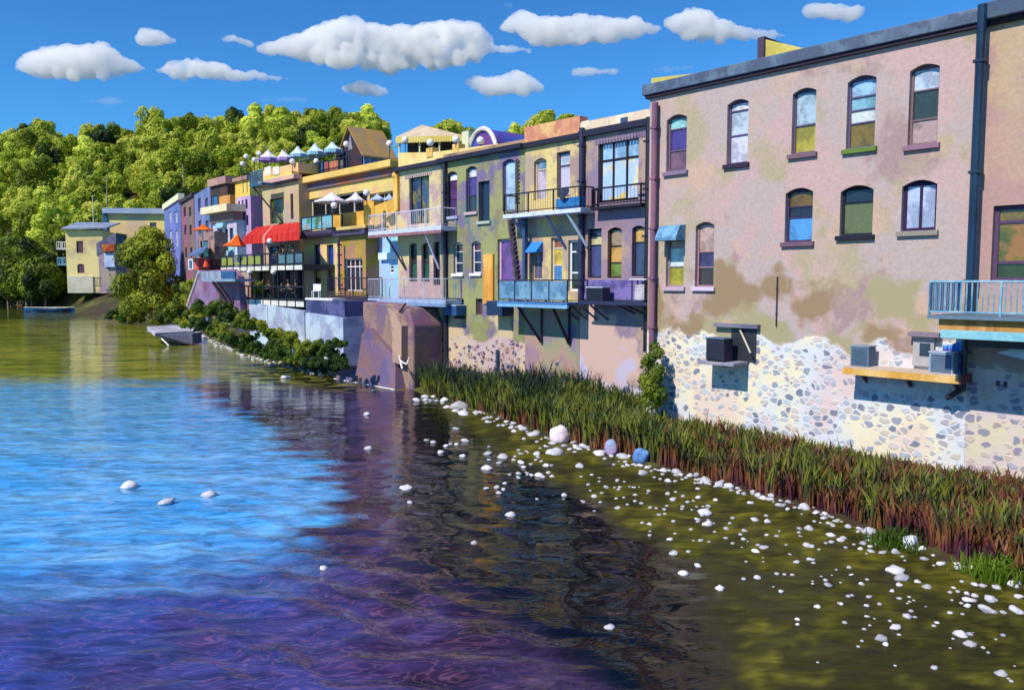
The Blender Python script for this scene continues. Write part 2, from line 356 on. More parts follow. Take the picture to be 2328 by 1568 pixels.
# ---- large stucco block at the right
A = Building('stucco_building', 'long mauve stucco building with arched windows above a pale fieldstone base', 'building', BIG, 1472, 2209, 66, -.3, 13,
             stone_wall(((184, 162, 152), (160, 136, 136), (192, 164, 146), (172, 158, 134), (188, 160, 158), (178, 162, 160)), 4.2,
                        ((186, 190, 200), (168, 174, 190), (200, 188, 186), (146, 152, 168), (178, 190, 200), (194, 184, 174), (118, 126, 148), (170, 164, 172)), ((216, 198, 184), (222, 214, 186), (202, 208, 216), (210, 190, 190)), .9, 3.5, .74, k=.98, low=(((158, 150, 118), 4.6, 10.5), ((146, 124, 98), 4.4, 8.4))), yx=2209)
A.s1 = BIG.s(2209); A.zt = BIG.z(1475, 212)
fr = (104, 82, 116)
A.win(1510, 1555, 262, 390, (110, 90, 110), ((.2, (150, 205, 205)), (.42, (76, 62, 132)), (.38, (120, 88, 104))), sill=(128, 110, 140))
A.win(1645, 1692, 228, 373, (90, 72, 112), ((.12, W_), (.42, (186, 200, 216)), (.46, (205, 205, 225))), sill=(50, 38, 60))
A.win(1790, 1843, 203, 350, (90, 76, 110), ((.55, (168, 192, 208)), (.45, (168, 158, 50))), sill=(112, 92, 104))
A.win(1912, 1976, 175, 338, (92, 80, 120), ((.24, (156, 192, 228)), (.2, (128, 176, 196)), (.2, (200, 210, 208)), (.36, (122, 104, 36))), sill=(96, 124, 52))
A.win(2050, 2116, 150, 330, (120, 96, 104), ((.28, (186, 204, 226)), (.40, (54, 66, 58)), (.32, (172, 146, 144))), sill=(140, 108, 128))
A.win(1780, 1842, 428, 550, (58, 46, 84), ((.30, (112, 86, 32)), (.22, (40, 36, 58)), (.48, (84, 148, 214))), sill=(112, 84, 104))
A.win(1904, 1978, 422, 535, (26, 30, 48), ((.28, (34, 42, 58)), (.72, (98, 104, 66))), sill=(28, 30, 50))
A.win(2042, 2121, 410, 525, (48, 26, 72), ((1, (178, 190, 226)),), cols=2, sill=(140, 134, 126), fw=.10)
L1 = A.win(1513, 1553, 530, 652, (150, 130, 150), ((.25, (190, 140, 128)), (.38, (196, 216, 214)), (.37, (160, 152, 40))), arch=False, sill=(186, 160, 180))
A.win(1579, 1621, 505, 652, (150, 118, 128), ((.44, (186, 156, 150)), (.26, (66, 54, 104)), (.30, (62, 50, 54))), sill=(206, 186, 214))
A.finish()
A.band('cornice', A.zt - .12, A.zt + .30, -.3, .22, mat((86, 102, 130), (96, 116, 136), (76, 88, 112), scale=.8, rough=.5), e0=.25, bevel=.03)
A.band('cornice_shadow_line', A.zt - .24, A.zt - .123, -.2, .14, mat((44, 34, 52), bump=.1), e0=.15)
# awning over the low window
b = MB(); a0, a1 = BIG.s(1509), BIG.s(1556); zz = BIG.z(1532, 512)
b.prism([BIG.pt(a0, zz, .01), BIG.pt(a0, zz - .05, .35), BIG.pt(a0, zz - .50, .62), BIG.pt(a0, zz - .62, .62), BIG.pt(a0, zz - .62, .01)], BIG.d * (a1 - a0))
b.build('awning', mat((110, 158, 190), (84, 130, 168), scale=1.5), A.root)
# yellow fire wall and rear roofs that show over the cornice
yel = mat((196, 182, 92), (206, 192, 110), (182, 170, 84), scale=.6)
def roofbox(pl, x0, x1, yt, zb, q0, q1, m, name, root, ytop2=None):
    a0, a1 = pl.s(x0, q1), pl.s(x1, q1); b = MB(); zt = pl.z((x0 + x1) / 2, yt, q1)
    b.box(pl, a0, a1, zb, zt, q0, q1); return b.build(name, m, root, bevel=.02)
a0, a1 = BIG.s(1474, -.6), BIG.s(1690, -.6); b = MB(); z0 = A.zt
b.prism([BIG.pt(a0, z0, -.6), BIG.pt(a0, z0 + .75, -.6), BIG.pt(a1, z0 + .30, -.6), BIG.pt(a1, z0, -.6)], BIG.n * -9); b.build('parapet', yel, A.root)
a0, a1 = BIG.s(1727, -1.2), BIG.s(1900, -1.2); b = MB()
b.prism([BIG.pt(a0, z0 + .002, -1.2), BIG.pt(a0, z0 + 1.35, -1.2), BIG.pt(a1, z0 + .1, -1.2), BIG.pt(a1, z0 + .002, -1.2)], BIG.n * -7); b.build('parapet', yel, A.root)
b = MB(); b.box(BIG, a0 - .28, a0 - .004, z0 + .002, z0 + 1.45, -8, -1.1); b.build('chimney', mat((74, 60, 84), bump=.2), A.root)
# corner pipe (pink) with its dark neighbour
def pipe(name, label, pl, px, y0, y1, r, m, q=.12, elbow=None, brackets=5, cat='drainpipe', y1x=None):
    a = pl.s(px, q); z0, z1 = pl.z(px, y1, q), pl.z(px, y0, q); t = thing(name, pl.pt(a, z0, q), label, cat)
    b = MB(); b.tube(pl.pt(a, z0, q), pl.pt(a, z1, q), r, n=10)
    if elbow: b.tube(pl.pt(a, z0 + r * .5, q), pl.pt(a + elbow[0], z0 + elbow[1], q + elbow[2]), r * .95, n=10)
    b.build('pipe', m, t, smooth=False)
    for i in range(brackets):
        z = z0 + (z1 - z0) * (i + .5) / brackets; c = MB(); c.box(pl, a - r * 1.2, a + r * 1.2, z - .04, z + .04, max(.003, q - r - .12), q + r * 1.1); c.build('bracket', m, t)
    return t
pipe('drainpipe', 'slim pink drainpipe down the far corner of the long stucco building', BIG, 1483, 235, 800, .13, mat((140, 98, 118), (120, 84, 112), bump=.05), q=.2)
pipe('drainpipe', 'thick dark blue drainpipe rising past the cornice of the long stucco building', BIG, 2205, 18, 760, .125, mat((28, 56, 84), (22, 44, 70), bump=.1, rough=.4), q=.34, brackets=3)
pipe('drainpipe', 'thin black drainpipe with a bent foot below the blue balcony', BIG, 2199, 772, 888, .085, plain((20, 22, 34), .4), q=.35, elbow=(-.42, -.28, .1), brackets=2)
pipe('conduit_pipe', 'thin dark conduit on the olive stucco between the far window pairs', BIG, 1766, 628, 742, .022, plain((60, 50, 70), .6), q=.05, brackets=2, cat='conduit')
# ---- right-hand building beyond the pipe
A2 = Building('stucco_building', 'stucco building at the right edge with a wide patio window over a blue balcony', 'building', BIG, 2209, 2560, 20, -.3, 13,
              stone_wall(((176, 150, 132), (182, 150, 136), (170, 148, 140), (182, 158, 132), (174, 140, 136)), 3.7, ((176, 172, 186), (146, 140, 162), (200, 184, 170), (168, 154, 158)), ((212, 194, 184), (208, 192, 198), (212, 202, 170)), .9, 3.5, .55, k=.9), ztop=A.zt + .004)
A2.s0 = A.s1 + .004
A2.win(2250, 2440, 463, 640, (84, 62, 96), ((.18, (120, 104, 52)), (.6, mat((104, 96, 30), (134, 104, 46), (76, 84, 34), (150, 104, 56), scale=1.3, rough=.15, spec=.6, bump=.02)), (.22, (52, 66, 40))), arch=False, fw=.12, cols=1)
A2.finish()
A2.band('cornice', A2.zt - .12, A2.zt + .36, -.3, .32, mat((62, 80, 108), (70, 92, 104), scale=.8, rough=.5), bevel=.03)
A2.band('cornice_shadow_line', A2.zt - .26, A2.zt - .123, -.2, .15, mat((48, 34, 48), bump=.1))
# blue balcony
q = 2.3; a0 = BIG.s(2110, q); a1 = a0 + 9
blu = mat((112, 168, 198), (92, 150, 190), (150, 186, 206), scale=1.2, bump=.1, rough=.5)
zt_ = BIG.z(2112, 640, q); zd = BIG.z(2112, 716, q)
d = MB(); d.box(BIG, a0, a1, zd - .10, zd, .02, q); do = d.build('balcony', mat((96, 120, 140), bump=.1), A2.root)
rl = MB(); railing(rl, BIG, a0 + .03, a1, zd + .02, zt_, q - .05, .135, .020, q - .1, 1.9, .035); rl.build('railing', blu, do)
f = MB(); f.box(BIG, a0 + .25, a1, zd - .40, zd - .103, .05, q - .18); f.build('joist', mat((178, 128, 66), (160, 106, 60), (190, 142, 84), scale=.9, streak=1), do)
f = MB(); f.box(BIG, a0 + .34, a1, zd - .64, zd - .403, .05, q - .06); f.build('fascia', mat((132, 190, 204), (112, 176, 200), scale=1), do, bevel=.02)
f = MB(); f.box(BIG, a0 + .9, a1, zd - .86, zd - .643, .3, q - .5); f.build('beam', plain((24, 26, 40)), do)
# ---- things fixed to the fieldstone base
def ac_unit(label, pl, x0, x1, y0, y1, q0, dep, m, top=None, grille=(40, 44, 60), group=None):
    a0, a1 = pl.s(x0, q0 + dep), pl.s(x1, q0 + dep); xc = (x0 + x1) / 2; z0, z1 = pl.z(xc, y1, q0 + dep), pl.z(xc, y0, q0 + dep)
    t = thing('air_conditioner', pl.pt((a0 + a1) / 2, z0, q0), label, 'air conditioner', group)
    b = MB(); b.box(pl, a0, a1, z0 + .04, z1 - .05, q0, q0 + dep); b.build('housing', m, t, bevel=.02)
    b = MB(); b.box(pl, a0 - .02, a1 + .02, z1 - .048, z1, q0, q0 + dep + .02); b.build('lid', top or m, t, bevel=.01)
    g = MB(); n = max(3, int((z1 - z0) / .08))
    g.box(pl, a0 + .06, a1 - .06, z0 + .1, z1 - .1, q0 + dep + .002, q0 + dep + .006); g.mi = 1
    for i in range(n):
        z = z0 + .11 + (z1 - z0 - .22) * i / n; g.box(pl, a0 + .07, a1 - .07, z, z + .02, q0 + dep + .008, q0 + dep + .022)
    g.build('grille', [plain(grille), m], t)
    f = MB()
    for a in (a0 + .05, a1 - .1): f.box(pl, a, a + .05, z0 - .0, z0 + .038, q0 + .02, q0 + dep - .02)
    f.build('foot', plain((50, 50, 60)), t)
    return t, a0, a1, z0, z1
_, a0, a1, z0, z1 = ac_unit('dark red-brown air conditioner on a small ledge by the boarded cellar opening', BIG, 1607, 1648, 768, 822, .35, .6, mat((64, 50, 78), (44, 44, 66), bump=.05), plain((80, 104, 132)))
b = MB(); b.box(BIG, a0 - .35, a1 + .45, z0 - .13, z0 - .004, .02, 1.0); tag(b.build('ledge', mat((120, 122, 150), (150, 146, 160)), bevel=.02), 'short grey concrete ledge under the dark air conditioner', 'ledge')
t = thing('cellar_hatch', BIG.pt(a1 + .3, z0, 0), 'recessed dark cellar hatch with a slanting pale prop behind the dark air conditioner', 'hatch')
b = MB(); b.box(BIG, a1 - .3, a1 + .75, z0 - .0, z1 + .35, .004, .04); b.build('opening', plain((40, 44, 52)), t)
b = MB(); b.box(BIG, a0 - .2, a1 + .9, z1 + .36, z1 + .50, .004, .22); b.build('lintel', mat((96, 100, 124), (120, 120, 136)), t)
b = MB(); b.tube(BIG.pt(a1 + .1, z1 + .3, .1), BIG.pt(a1 + .7, z0 + .35, .3), .035, n=5); b.build('prop', plain((196, 190, 170)), t)
# wooden shelf with two units
q = .9; a0, a1 = BIG.s(1922, q), BIG.s(2188, q); zz = BIG.z(1924, 832, q)
t = thing('wooden_shelf', BIG.pt((a0 + a1) / 2, zz, 0), 'long yellow timber shelf bracketed to the fieldstone wall', 'shelf')
wood = mat((214, 170, 92), (206, 156, 74), (222, 184, 120), scale=.8, streak=1)
b = MB(); b.box(BIG, a0, a1, zz - .05, zz, .01, q); b.build('board', mat((190, 172, 158), (206, 186, 160)), t)
b = MB(); b.box(BIG, a0 - .02, a1 - .0, zz - .26, zz - .053, q - .06, q + .012); b.build('fascia', wood, t)
b = MB(); b.box(BIG, a1 + .003, a1 + .06, zz - .26, zz + .0, .01, q); b.build('end_board', mat((128, 70, 80)), t)
for k in (.1, .5, .9):
    a = a0 + (a1 - a0) * k; b = MB(); b.prism([BIG.pt(a, zz - .055, .01), BIG.pt(a, zz - .055, q - .1), BIG.pt(a, zz - .6, .01)], BIG.d * .06); b.build('bracket', plain((60, 56, 70)), t)
ac_unit('tall grey-blue slatted air conditioner at the far end of the timber shelf', BIG, 1938, 1980, 786, 838, .2, .5, mat((92, 116, 140), (112, 132, 146), bump=.05), plain((120, 140, 156)), grille=(60, 82, 104))
ac_unit('pale blue boxy air conditioner at the near end of the timber shelf', BIG, 2118, 2174, 800, 856, .2, .55, mat((150, 172, 200), (130, 156, 190), bump=.05), plain((170, 180, 206)), grille=(36, 44, 66))
t = thing('cellar_window', BIG.pt(BIG.s(2105), BIG.z(2105, 828), 0), 'small square cellar window in a grey surround behind the pale blue air conditioner', 'window')
a0, a1 = BIG.s(2084), BIG.s(2132); z1, z0 = BIG.z(2108, 765), BIG.z(2108, 832)
b = MB(); b.box(BIG, a0, a1, z0, z1, .004, .12); b.build('surround', mat((166, 164, 166), (150, 152, 160)), t)
b = MB(); c0, c1 = BIG.s(2100), BIG.s(2124); b.box(BIG, c0, c1, z0 + .32, z1 - .2, .122, .14); b.build('pane', plain((50, 62, 76), .2), t)
b = MB(); b.box(BIG, a0 - .1, a1 + .2, z1 + .004, z1 + .14, .004, .3); b.build('lintel', mat((130, 116, 134)), t)
# tarp hanging under the balcony
b = MB(); a0, a1 = BIG.s(2150, .2), BIG.s(2196, .2); N = 8; z1, z0 = BIG.z(2170, 772, .2), BIG.z(2170, 850, .2)
for i in range(N):
    for j in range(6):
        P = lambda i, j: BIG.pt(a0 + (a1 - a0) * i / N, z1 + (z0 - z1) * j / 6 + (.25 * (1 - i / N) if j == 0 else 0) * -1, .2 + .06 * math.sin(i * 1.9) + .02 * j)
        b.quad(P(i, j), P(i + 1, j), P(i + 1, j + 1), P(i, j + 1))
o = b.build('tarp', mat((70, 130, 214), (96, 84, 180), (60, 150, 230), scale=1.1, rough=.4), smooth=True); tag(o, 'bright blue tarpaulin hanging behind the pale blue air conditioner', 'tarpaulin')
sd = o.modifiers.new('thickness', 'SOLIDIFY'); sd.thickness = .01
b = MB(); a0 = BIG.s(2272, 1.4); z1, z0 = BIG.z(2290, 792, 1.4), BIG.z(2290, 815, 1.4)
b.prism([BIG.pt(a0, (z1 + z0) / 2, 1.4), BIG.pt(a0 + .5, z1 + .05, 1.4), BIG.pt(a0 + 4.5, z1 - .02, 1.4), BIG.pt(a0 + 4.5, z0 + .03, 1.4), BIG.pt(a0 + .7, z0, 1.4)], BIG.n * -1.1)
tag(b.build('awning', mat((206, 214, 222), (190, 202, 220))), 'small white sloped awning under the beam of the blue balcony', 'awning')
b = MB()
for k, x in enumerate((2275, 2292)): b.box(BIG, BIG.s(x), BIG.s(x + 9), BIG.z(2280, 878), BIG.z(2280, 866), .004, .03)
tag(b.build('wall_vent', plain((60, 56, 64))), 'small twin dark vent low in the stucco at the right edge', 'vent')

# ---- D: mauve building with the large gridded window
ZS = 3.3
Dm = stone_wall(((140, 118, 134), (152, 126, 136), (160, 134, 138), (136, 120, 144), (168, 146, 132)), 1.3, ((70, 84, 112), (120, 104, 118), (150, 170, 196), (84, 96, 120)), ((206, 190, 186), (196, 190, 208), (176, 196, 214)), .9, 1.6, .42, low=(((196, 168, 158), 4.6, 6.4), ((186, 176, 200), 1.5, 5.5)))
D = Building('brick_building', 'narrow mauve brick building with a large gridded window and juliet balcony', 'building', ROW, 1318, 1500, 300, -.3, 12, Dm, yx=1320)
D.win(1357, 1448, 315, 458, (26, 22, 36), ((.3, (150, 190, 226)), (.70, mat((216, 190, 90), (226, 214, 150), (180, 200, 236), (168, 196, 232), scale=.75, rough=.15, bump=.02))), cols=3, arch=False, fw=.13)
D.win(1335, 1366, 520, 632, (26, 22, 44), ((.12, (70, 70, 100)), (.2, (196, 184, 140)), (.68, (66, 66, 116))), arch=False)
D.win(1380, 1412, 517, 632, (40, 24, 30), ((.34, (150, 130, 104)), (.36, (196, 150, 76)), (.30, (110, 128, 44))))
D.win(1435, 1463, 513, 628, (46, 24, 52), ((.30, (206, 170, 90)), (.70, (58, 72, 104))))
D.finish()
D.band('cornice', D.zt - .30, D.zt - .0, .003, .22, plain((34, 28, 52)), bevel=.02)
D.band('parapet', D.zt + .003, D.zt + .42, -.5, .05, mat((216, 196, 170), (226, 214, 190), (206, 180, 160), scale=.6))
D.box('chimney', 1318, 1336, 276, 300, -1.2, -.1, mat((222, 218, 220)))
D.box('chimney', 1406, 1421, 268, 290, -.9, .1, plain((52, 76, 112)))
db = MB()
for i in range(17):
    a = ROW.s(1352) + (ROW.s(1462) - ROW.s(1352)) * i / 16; db.box(ROW, a - .07, a + .07, D.zt - .75, D.zt - .5, .003, .03)
db.build('brick_corbel', mat((132, 116, 138), (112, 96, 128)), D.root)
balcony(D.root, ROW, 1341, 1454, 424, 466, .5, plain((24, 20, 34)), plain((26, 20, 34), .4), thick=.14, sp=.2, r=.012, rp=.045, post=2.2)
do, *_ = balcony(D.root, ROW, 1318, 1478, 652, 686, 1.0, plain((40, 46, 80)), plain((30, 30, 50)), thick=.16, bars=False, sides=False, rp=.004, post=9)
b = MB(); b.box(ROW, ROW.s(1325), ROW.s(1475), ROW.z(1400, 682), ROW.z(1400, 637), .004, .05); b.build('plinth', mat((96, 88, 150), (120, 108, 170), (84, 76, 136), scale=.9), D.root)
ac_unit('dark air conditioner framed in white on the deck of the mauve brick building', ROW, 1332, 1369, 652, 687, .3, .55, plain((40, 44, 60)), plain((190, 206, 226)), grille=(24, 24, 34))
t = thing('deck_table', ROW.pt(ROW.s(1450, .7), ROW.z(1450, 683, .7), .7), 'tall white-topped table with dark legs on the mauve building deck', 'table')
a0, a1 = ROW.s(1431, .9), ROW.s(1470, .9); z0, z1 = ROW.z(1450, 683, .7), ROW.z(1450, 634, .7)
b = MB(); b.box(ROW, a0, a1, z1 - .05, z1, .45, .95); b.build('tabletop', plain((226, 222, 230)), t, bevel=.01)
for a in (a0 + .12, a1 - .12):
    for qq in (.5, .88): b = MB(); b.tube(ROW.pt(a, z0, qq), ROW.pt(a, z1 - .05, qq), .03); b.build('leg', plain((26, 22, 34)), t)
b = MB(); b.box(ROW, a0 + .2, a1 - .2, z0 + .03, z1 - .25, .56, .8); b.build('cabinet', mat((190, 184, 196), (160, 156, 172), scale=2), t)
for i, x in enumerate((1305, 1325, 1347, 1371)):
    b = MB(); b.tube(ROW.pt(ROW.s(x), ROW.z(x, 692) , .9), ROW.pt(ROW.s(x) + .35, ROW.z(x, 726), .05), .05, n=5); b.build('strut', plain((64, 76, 110)), do)
for x in (1434, 1452):
    b = MB(); b.tube(ROW.pt(ROW.s(x), ROW.z(x, 692), .9), ROW.pt(ROW.s(x) + .3, ROW.z(x, 712), .05), .04, n=5); b.build('strut', plain((50, 30, 40)), do)
pipe('drainpipe', 'dark drainpipe between the yellow and the mauve brick buildings', ROW, 1320, 292, 690, .14, plain((40, 40, 76), .5), q=.16)
pipe('drainpipe', 'black drainpipe in the angle beside the long stucco building', ROW, 1471, 268, 800, .16, plain((26, 20, 40), .5), q=.16)

# ---- E: yellow-beige building
Em = stone_wall(((204, 180, 122), (190, 168, 134), (170, 152, 134), (214, 194, 130), (162, 134, 128)), 4.75, ((70, 84, 112), (150, 124, 118), (170, 170, 186)), ((150, 124, 140), (168, 140, 128), (148, 146, 118), (134, 112, 150)), .25, 1.3, .04, low=(((192, 162, 158), 4.8, 6.2), ((164, 158, 130), 3.0, 5.8)))
E = Building('brick_building', 'yellow-beige brick building with two tall upper doors onto a shared iron balcony', 'building', ROW, 1193, 1317, 317, -.3, 12, Em)
E.win(1213, 1241, 360, 455, (196, 176, 150), ((.22, (116, 150, 176)), (.78, (190, 176, 190))), fw=.09)
E.win(1264, 1294, 345, 448, (88, 66, 92), ((.28, (196, 206, 226)), (.72, (190, 184, 206))), arch=False, fw=.10, name='door')
E.win(1208, 1232, 556, 636, (196, 176, 150), ((.5, (140, 120, 150)), (.5, (96, 88, 120))), arch=False)
E.win(1252, 1277, 540, 640, (206, 196, 186), ((.22, (150, 92, 60)), (.42, (212, 182, 66)), (.36, (74, 128, 190))), arch=False, fw=.09)
E.win(1291, 1316, 546, 662, (214, 222, 230), ((.2, (40, 44, 62)), (.45, (36, 48, 58)), (.35, (60, 70, 58))), arch=False, fw=.11, name='door')
E.finish()
E.band('cornice', E.zt - .22, E.zt + .04, .003, .2, plain((34, 26, 44)), bevel=.02)
E.band('parapet', E.zt + .043, E.zt + .85, -.5, .06, mat((206, 148, 112), (220, 180, 120), (196, 128, 104), scale=.7))
E.box('chimney', 1238, 1262, 279, 300, -1.0, .02, mat((226, 206, 150)))
E.box('chimney', 1274, 1306, 281, 300, -1.0, .03, mat((222, 170, 84)))
b = MB(); a0, a1 = ROW.s(1204), ROW.s(1234); zz = ROW.z(1219, 550)
b.prism([ROW.pt(a0, zz, .01), ROW.pt(a0, zz - .5, .5), ROW.pt(a0, zz - .55, .5), ROW.pt(a0, zz - .55, .01)], ROW.d * (a1 - a0)); b.build('awning', mat((46, 128, 206)), E.root)
do, a0, a1, zb, zt = balcony(E.root, ROW, 1143, 1318, 433, 480, 1.0, plain((206, 216, 236)), plain((30, 26, 48), .4), sp=.17, r=.012, rp=.04, post=2.0, yx=1235, thick=.2, fascia=None)
for x, c in ((1165, (60, 84, 130)), (1240, (60, 84, 130)), (1288, (170, 196, 220))):
    a = ROW.s(x, .9); b = MB(); b.tube(ROW.pt(a, zb - .2, .9), ROW.pt(a + .5, zb - 1.75, .06), .07, n=6); b.build('brace', plain(c), do)
b = MB(); b.box(ROW, ROW.s(1262, .85), ROW.s(1316, .85), zb + .05, zb + .55, .45, .85); tag(b.build('storage_box', mat((30, 110, 180), (50, 130, 196)), bevel=.03), 'blue storage box behind the bars of the shared iron balcony', 'box')
t = thing('hanging_cloth', ROW.pt(ROW.s(1275, 1.0), zt - .3, 1.0), 'dark towel hung over the rail of the shared iron balcony', 'towel')
b = MB()
for i in range(5):
    for j in range(4):
        P = lambda i, j: ROW.pt(ROW.s(1268, 1.0) + .14 * i, zt + .03 - .16 * j - (.03 * abs(i - 2) * -j), 1.0 + .02 * math.sin(i * 2.2))
        b.quad(P(i, j), P(i + 1, j), P(i + 1, j + 1), P(i, j + 1))
b.build('cloth', plain((46, 44, 66)), t)
bluepost = plain((50, 76, 112))
b = MB(); a = ROW.s(1193, .4); b.box(ROW, a - .1, a + .1, ROW.z(1193, 642, .4), ROW.z(1193, 490, .4), .3, .5); tag(b.build('blue_post', bluepost), 'blue upright post holding up the shared iron balcony', 'post')
# lower blue balcony with glass
glassy = mat((104, 140, 176), (120, 156, 182), (74, 112, 150), scale=1.1, rough=.12, spec=.8, bump=.02)
do, a0, a1, zb, zt = balcony(E.root, ROW, 1130, 1289, 637, 686, 1.5, mat((74, 130, 186), (60, 112, 170)), plain((34, 44, 72), .4), bars=False, post=1.35, rp=.035, thick=.12, fascia=plain((120, 172, 214)), panel=glassy, yx=1205)
for x0, x1_, yb_ in ((1175, 1230, 778), (1256, 1293, 782)):
    p = ROW.pt(ROW.s(x0, 1.4), zb - .2, 1.4); r_ = ROW.pt(ROW.s(x1_, .1), ROW.z(x1_, yb_, .1), .08)
    b = MB(); b.tube(p, r_, .075, n=6); b.tube(ROW.pt(ROW.s(x1_, .1), zb - .2, .08), r_, .055, n=6); b.tube(ROW.pt(ROW.s(x1_, .1), zb - .22, .08), ROW.pt(ROW.s(x1_, .1), zb - .22, 1.4), .06, n=6)
    b.build('brace', plain((30, 22, 38)), do)
for k in range(3):
    t = thing('lounge_chair', ROW.pt(ROW.s(1150 + k * 38, .9), zb, .9), ('dark reclining chair at the far end of', 'dark low chair in the middle of', 'dark chair near the white door on')[k] + ' the glass-sided blue balcony', 'chair')
    a = ROW.s(1150 + k * 40, .9); b = MB(); b.box(ROW, a, a + .6, zb + .32, zb + .40, .6, 1.2); b.build('seat', plain((40, 50, 66)), t, bevel=.02)
    b = MB(); b.hexa([ROW.pt(a + .5, zb + .4, .6), ROW.pt(a + .6, zb + .4, .6), ROW.pt(a + .6, zb + .4, 1.2), ROW.pt(a + .5, zb + .4, 1.2), ROW.pt(a + .75, zb + .85, .6), ROW.pt(a + .82, zb + .85, .6), ROW.pt(a + .82, zb + .85, 1.2), ROW.pt(a + .75, zb + .85, 1.2)]); b.build('backrest', plain((40, 50, 66)), t)
    for aa in (a + .05, a + .55):
        for qq in (.63, 1.15): b = MB(); b.tube(ROW.pt(aa, zb, qq), ROW.pt(aa, zb + .32, qq), .02, n=5); b.build('leg', plain((30, 34, 48)), t)

# ---- C: green-purple building
Cm = stone_wall(((132, 126, 98), (136, 138, 92), (118, 104, 138), (104, 120, 122), (144, 138, 114), (148, 150, 100)), 3.0, ((84, 72, 104), (104, 72, 88), (150, 122, 96), (70, 66, 96), (150, 112, 120)), ((204, 184, 150), (186, 166, 170), (180, 146, 130)), .6, 3.2, .5, low=(((196, 176, 140), 3.4, 5.6),))
C_ = Building('brick_building', 'green and purple stained brick building with a black slanting gutter', 'building', ROW, 1003, 1193, 350, -.3, 12, Cm, yx=1095)
C_.win(1016, 1040, 390, 492, (70, 50, 84), ((.16, W_), (.44, (96, 60, 110)), (.4, (78, 56, 104))), sill=(170, 170, 200))
C_.win(1060, 1084, 378, 482, (74, 66, 104), ((.2, (206, 212, 226)), (.42, (88, 72, 150)), (.38, (50, 66, 76))), sill=(190, 168, 168))
C_.win(1088, 1113, 412, 503, (38, 44, 66), ((1, (32, 44, 66)),), arch=False, sill=(170, 180, 170), name='door')
C_.win(1142, 1170, 362, 480, (96, 76, 130), ((1, (170, 202, 228)),), arch=True)
C_.win(1031, 1052, 551, 622, (222, 214, 222), ((.26, (90, 56, 66)), (.40, (40, 44, 76)), (.34, (36, 36, 66))), sill=(226, 226, 236))
C_.win(1072, 1093, 548, 621, (222, 214, 222), ((.26, (90, 56, 66)), (.40, (40, 50, 86)), (.34, (30, 40, 66))), sill=(226, 226, 236))
C_.win(1131, 1166, 543, 645, (190, 160, 186), ((1, (112, 72, 146)),), arch=False, name='door', fw=.14)
C_.win(1037, 1054, 677, 718, (60, 66, 100), ((1, (70, 96, 136)),), sill=(40, 50, 66))
C_.win(1081, 1096, 679, 716, (96, 72, 90), ((1, (92, 66, 84)),), arch=False)
C_.finish()
C_.band('gutter', C_.zt - .14, C_.zt + .12, .003, .34, plain((32, 26, 48)), bevel=.03)
C_.band('parapet', C_.zt + .123, C_.zt + .40, -1.0, -.2, mat((170, 140, 110), (120, 104, 100)))
C_.box('boarded_panel', 1098, 1120, 578, 690, .004, .12, mat((220, 160, 70), (226, 178, 96), (206, 142, 60), scale=1.4, streak=1))
tb = MB()
for i in range(27):
    z = ROW.z(1160, 502 + i * 5.4); a = ROW.s(1157 + .6 * i) ; tb.box(ROW, a, a + .32 + .12 * (i % 2), z - .045, z + .045, .003, .13)
tb.build('brick_toothing', mat((50, 40, 58), (84, 66, 78), scale=3), C_.root)  # dark brick colour carries the shadows of the toothing
tb = MB()
for i in range(22):
    z = ROW.z(1172, 364 + i * 4.6); a = ROW.s(1172); tb.box(ROW, a, a + .22 + .1 * (i % 2), z - .03, z + .03, .003, .07)
tb.build('brick_toothing', mat((90, 80, 84), scale=3), C_.root)
ac_unit('small blue air conditioner beside the arched cellar window of the green-stained building', ROW, 1006, 1036, 693, 718, .05, .7, mat((50, 96, 150), (70, 120, 160)), plain((196, 210, 226)), grille=(30, 70, 120))
ac_unit('large dark blue air conditioner on a black shelf by the square cellar window', ROW, 1105, 1140, 684, 718, .05, .8, mat((44, 66, 104), (36, 52, 90)), plain((60, 76, 110)), grille=(34, 50, 84))
pipe('drainpipe', 'dark drainpipe between the green-stained and the mauve brick buildings down to the reeds', ROW, 1012, 370, 900, .12, plain((30, 30, 58), .5), q=.14, brackets=4)
pipe('drainpipe', 'short blue-black pipe end against the stone base among the reeds', ROW, 1130, 795, 900, .1, plain((50, 62, 92), .5), q=.1, brackets=2)

# ---- B: beige building with two balconies
Bm = stone_wall(((196, 176, 150), (210, 184, 110), (180, 150, 150), (206, 190, 140), (176, 146, 144)), 3.2, ((96, 84, 110), (66, 76, 96), (120, 84, 96), (92, 100, 96)), ((176, 156, 160), (186, 166, 172), (168, 160, 140)), .6, 2.2, .5)
B = Building('brick_building', 'beige brick building with a tall green-paned door and two white balconies', 'building', ROW, 905, 1003, 379, -.3, 12, Bm, yx=955)
B.win(932, 977, 397, 508, (34, 24, 34), ((1, mat((128, 120, 50), (96, 104, 60), (40, 54, 92), (60, 84, 110), scale=.5, rough=.2, bump=.02)),), cols=2, arch=False, fw=.1, name='door')
B.win(930, 948, 552, 640, (40, 30, 40), ((.5, (50, 50, 56)), (.5, (44, 84, 66))))
B.win(958, 976, 552, 640, (40, 30, 40), ((.5, (60, 56, 46)), (.5, (40, 84, 62))))
B.win(985, 1000, 550, 648, (24, 20, 30), ((1, (30, 30, 44)),), arch=False)
B.finish()
B.band('cornice', B.zt - .1, B.zt + .16, .003, .3, plain((38, 30, 50)), bevel=.02)
db = MB()
for i in range(13):
    a = ROW.s(925) + (ROW.s(982) - ROW.s(925)) * i / 12; db.box(ROW, a - .08, a + .08, B.zt - .60, B.zt - .40, .003, .03)
db.build('brick_corbel', mat((176, 156, 150), (160, 140, 150)), B.root)
whiterail = plain((206, 202, 222), .5)
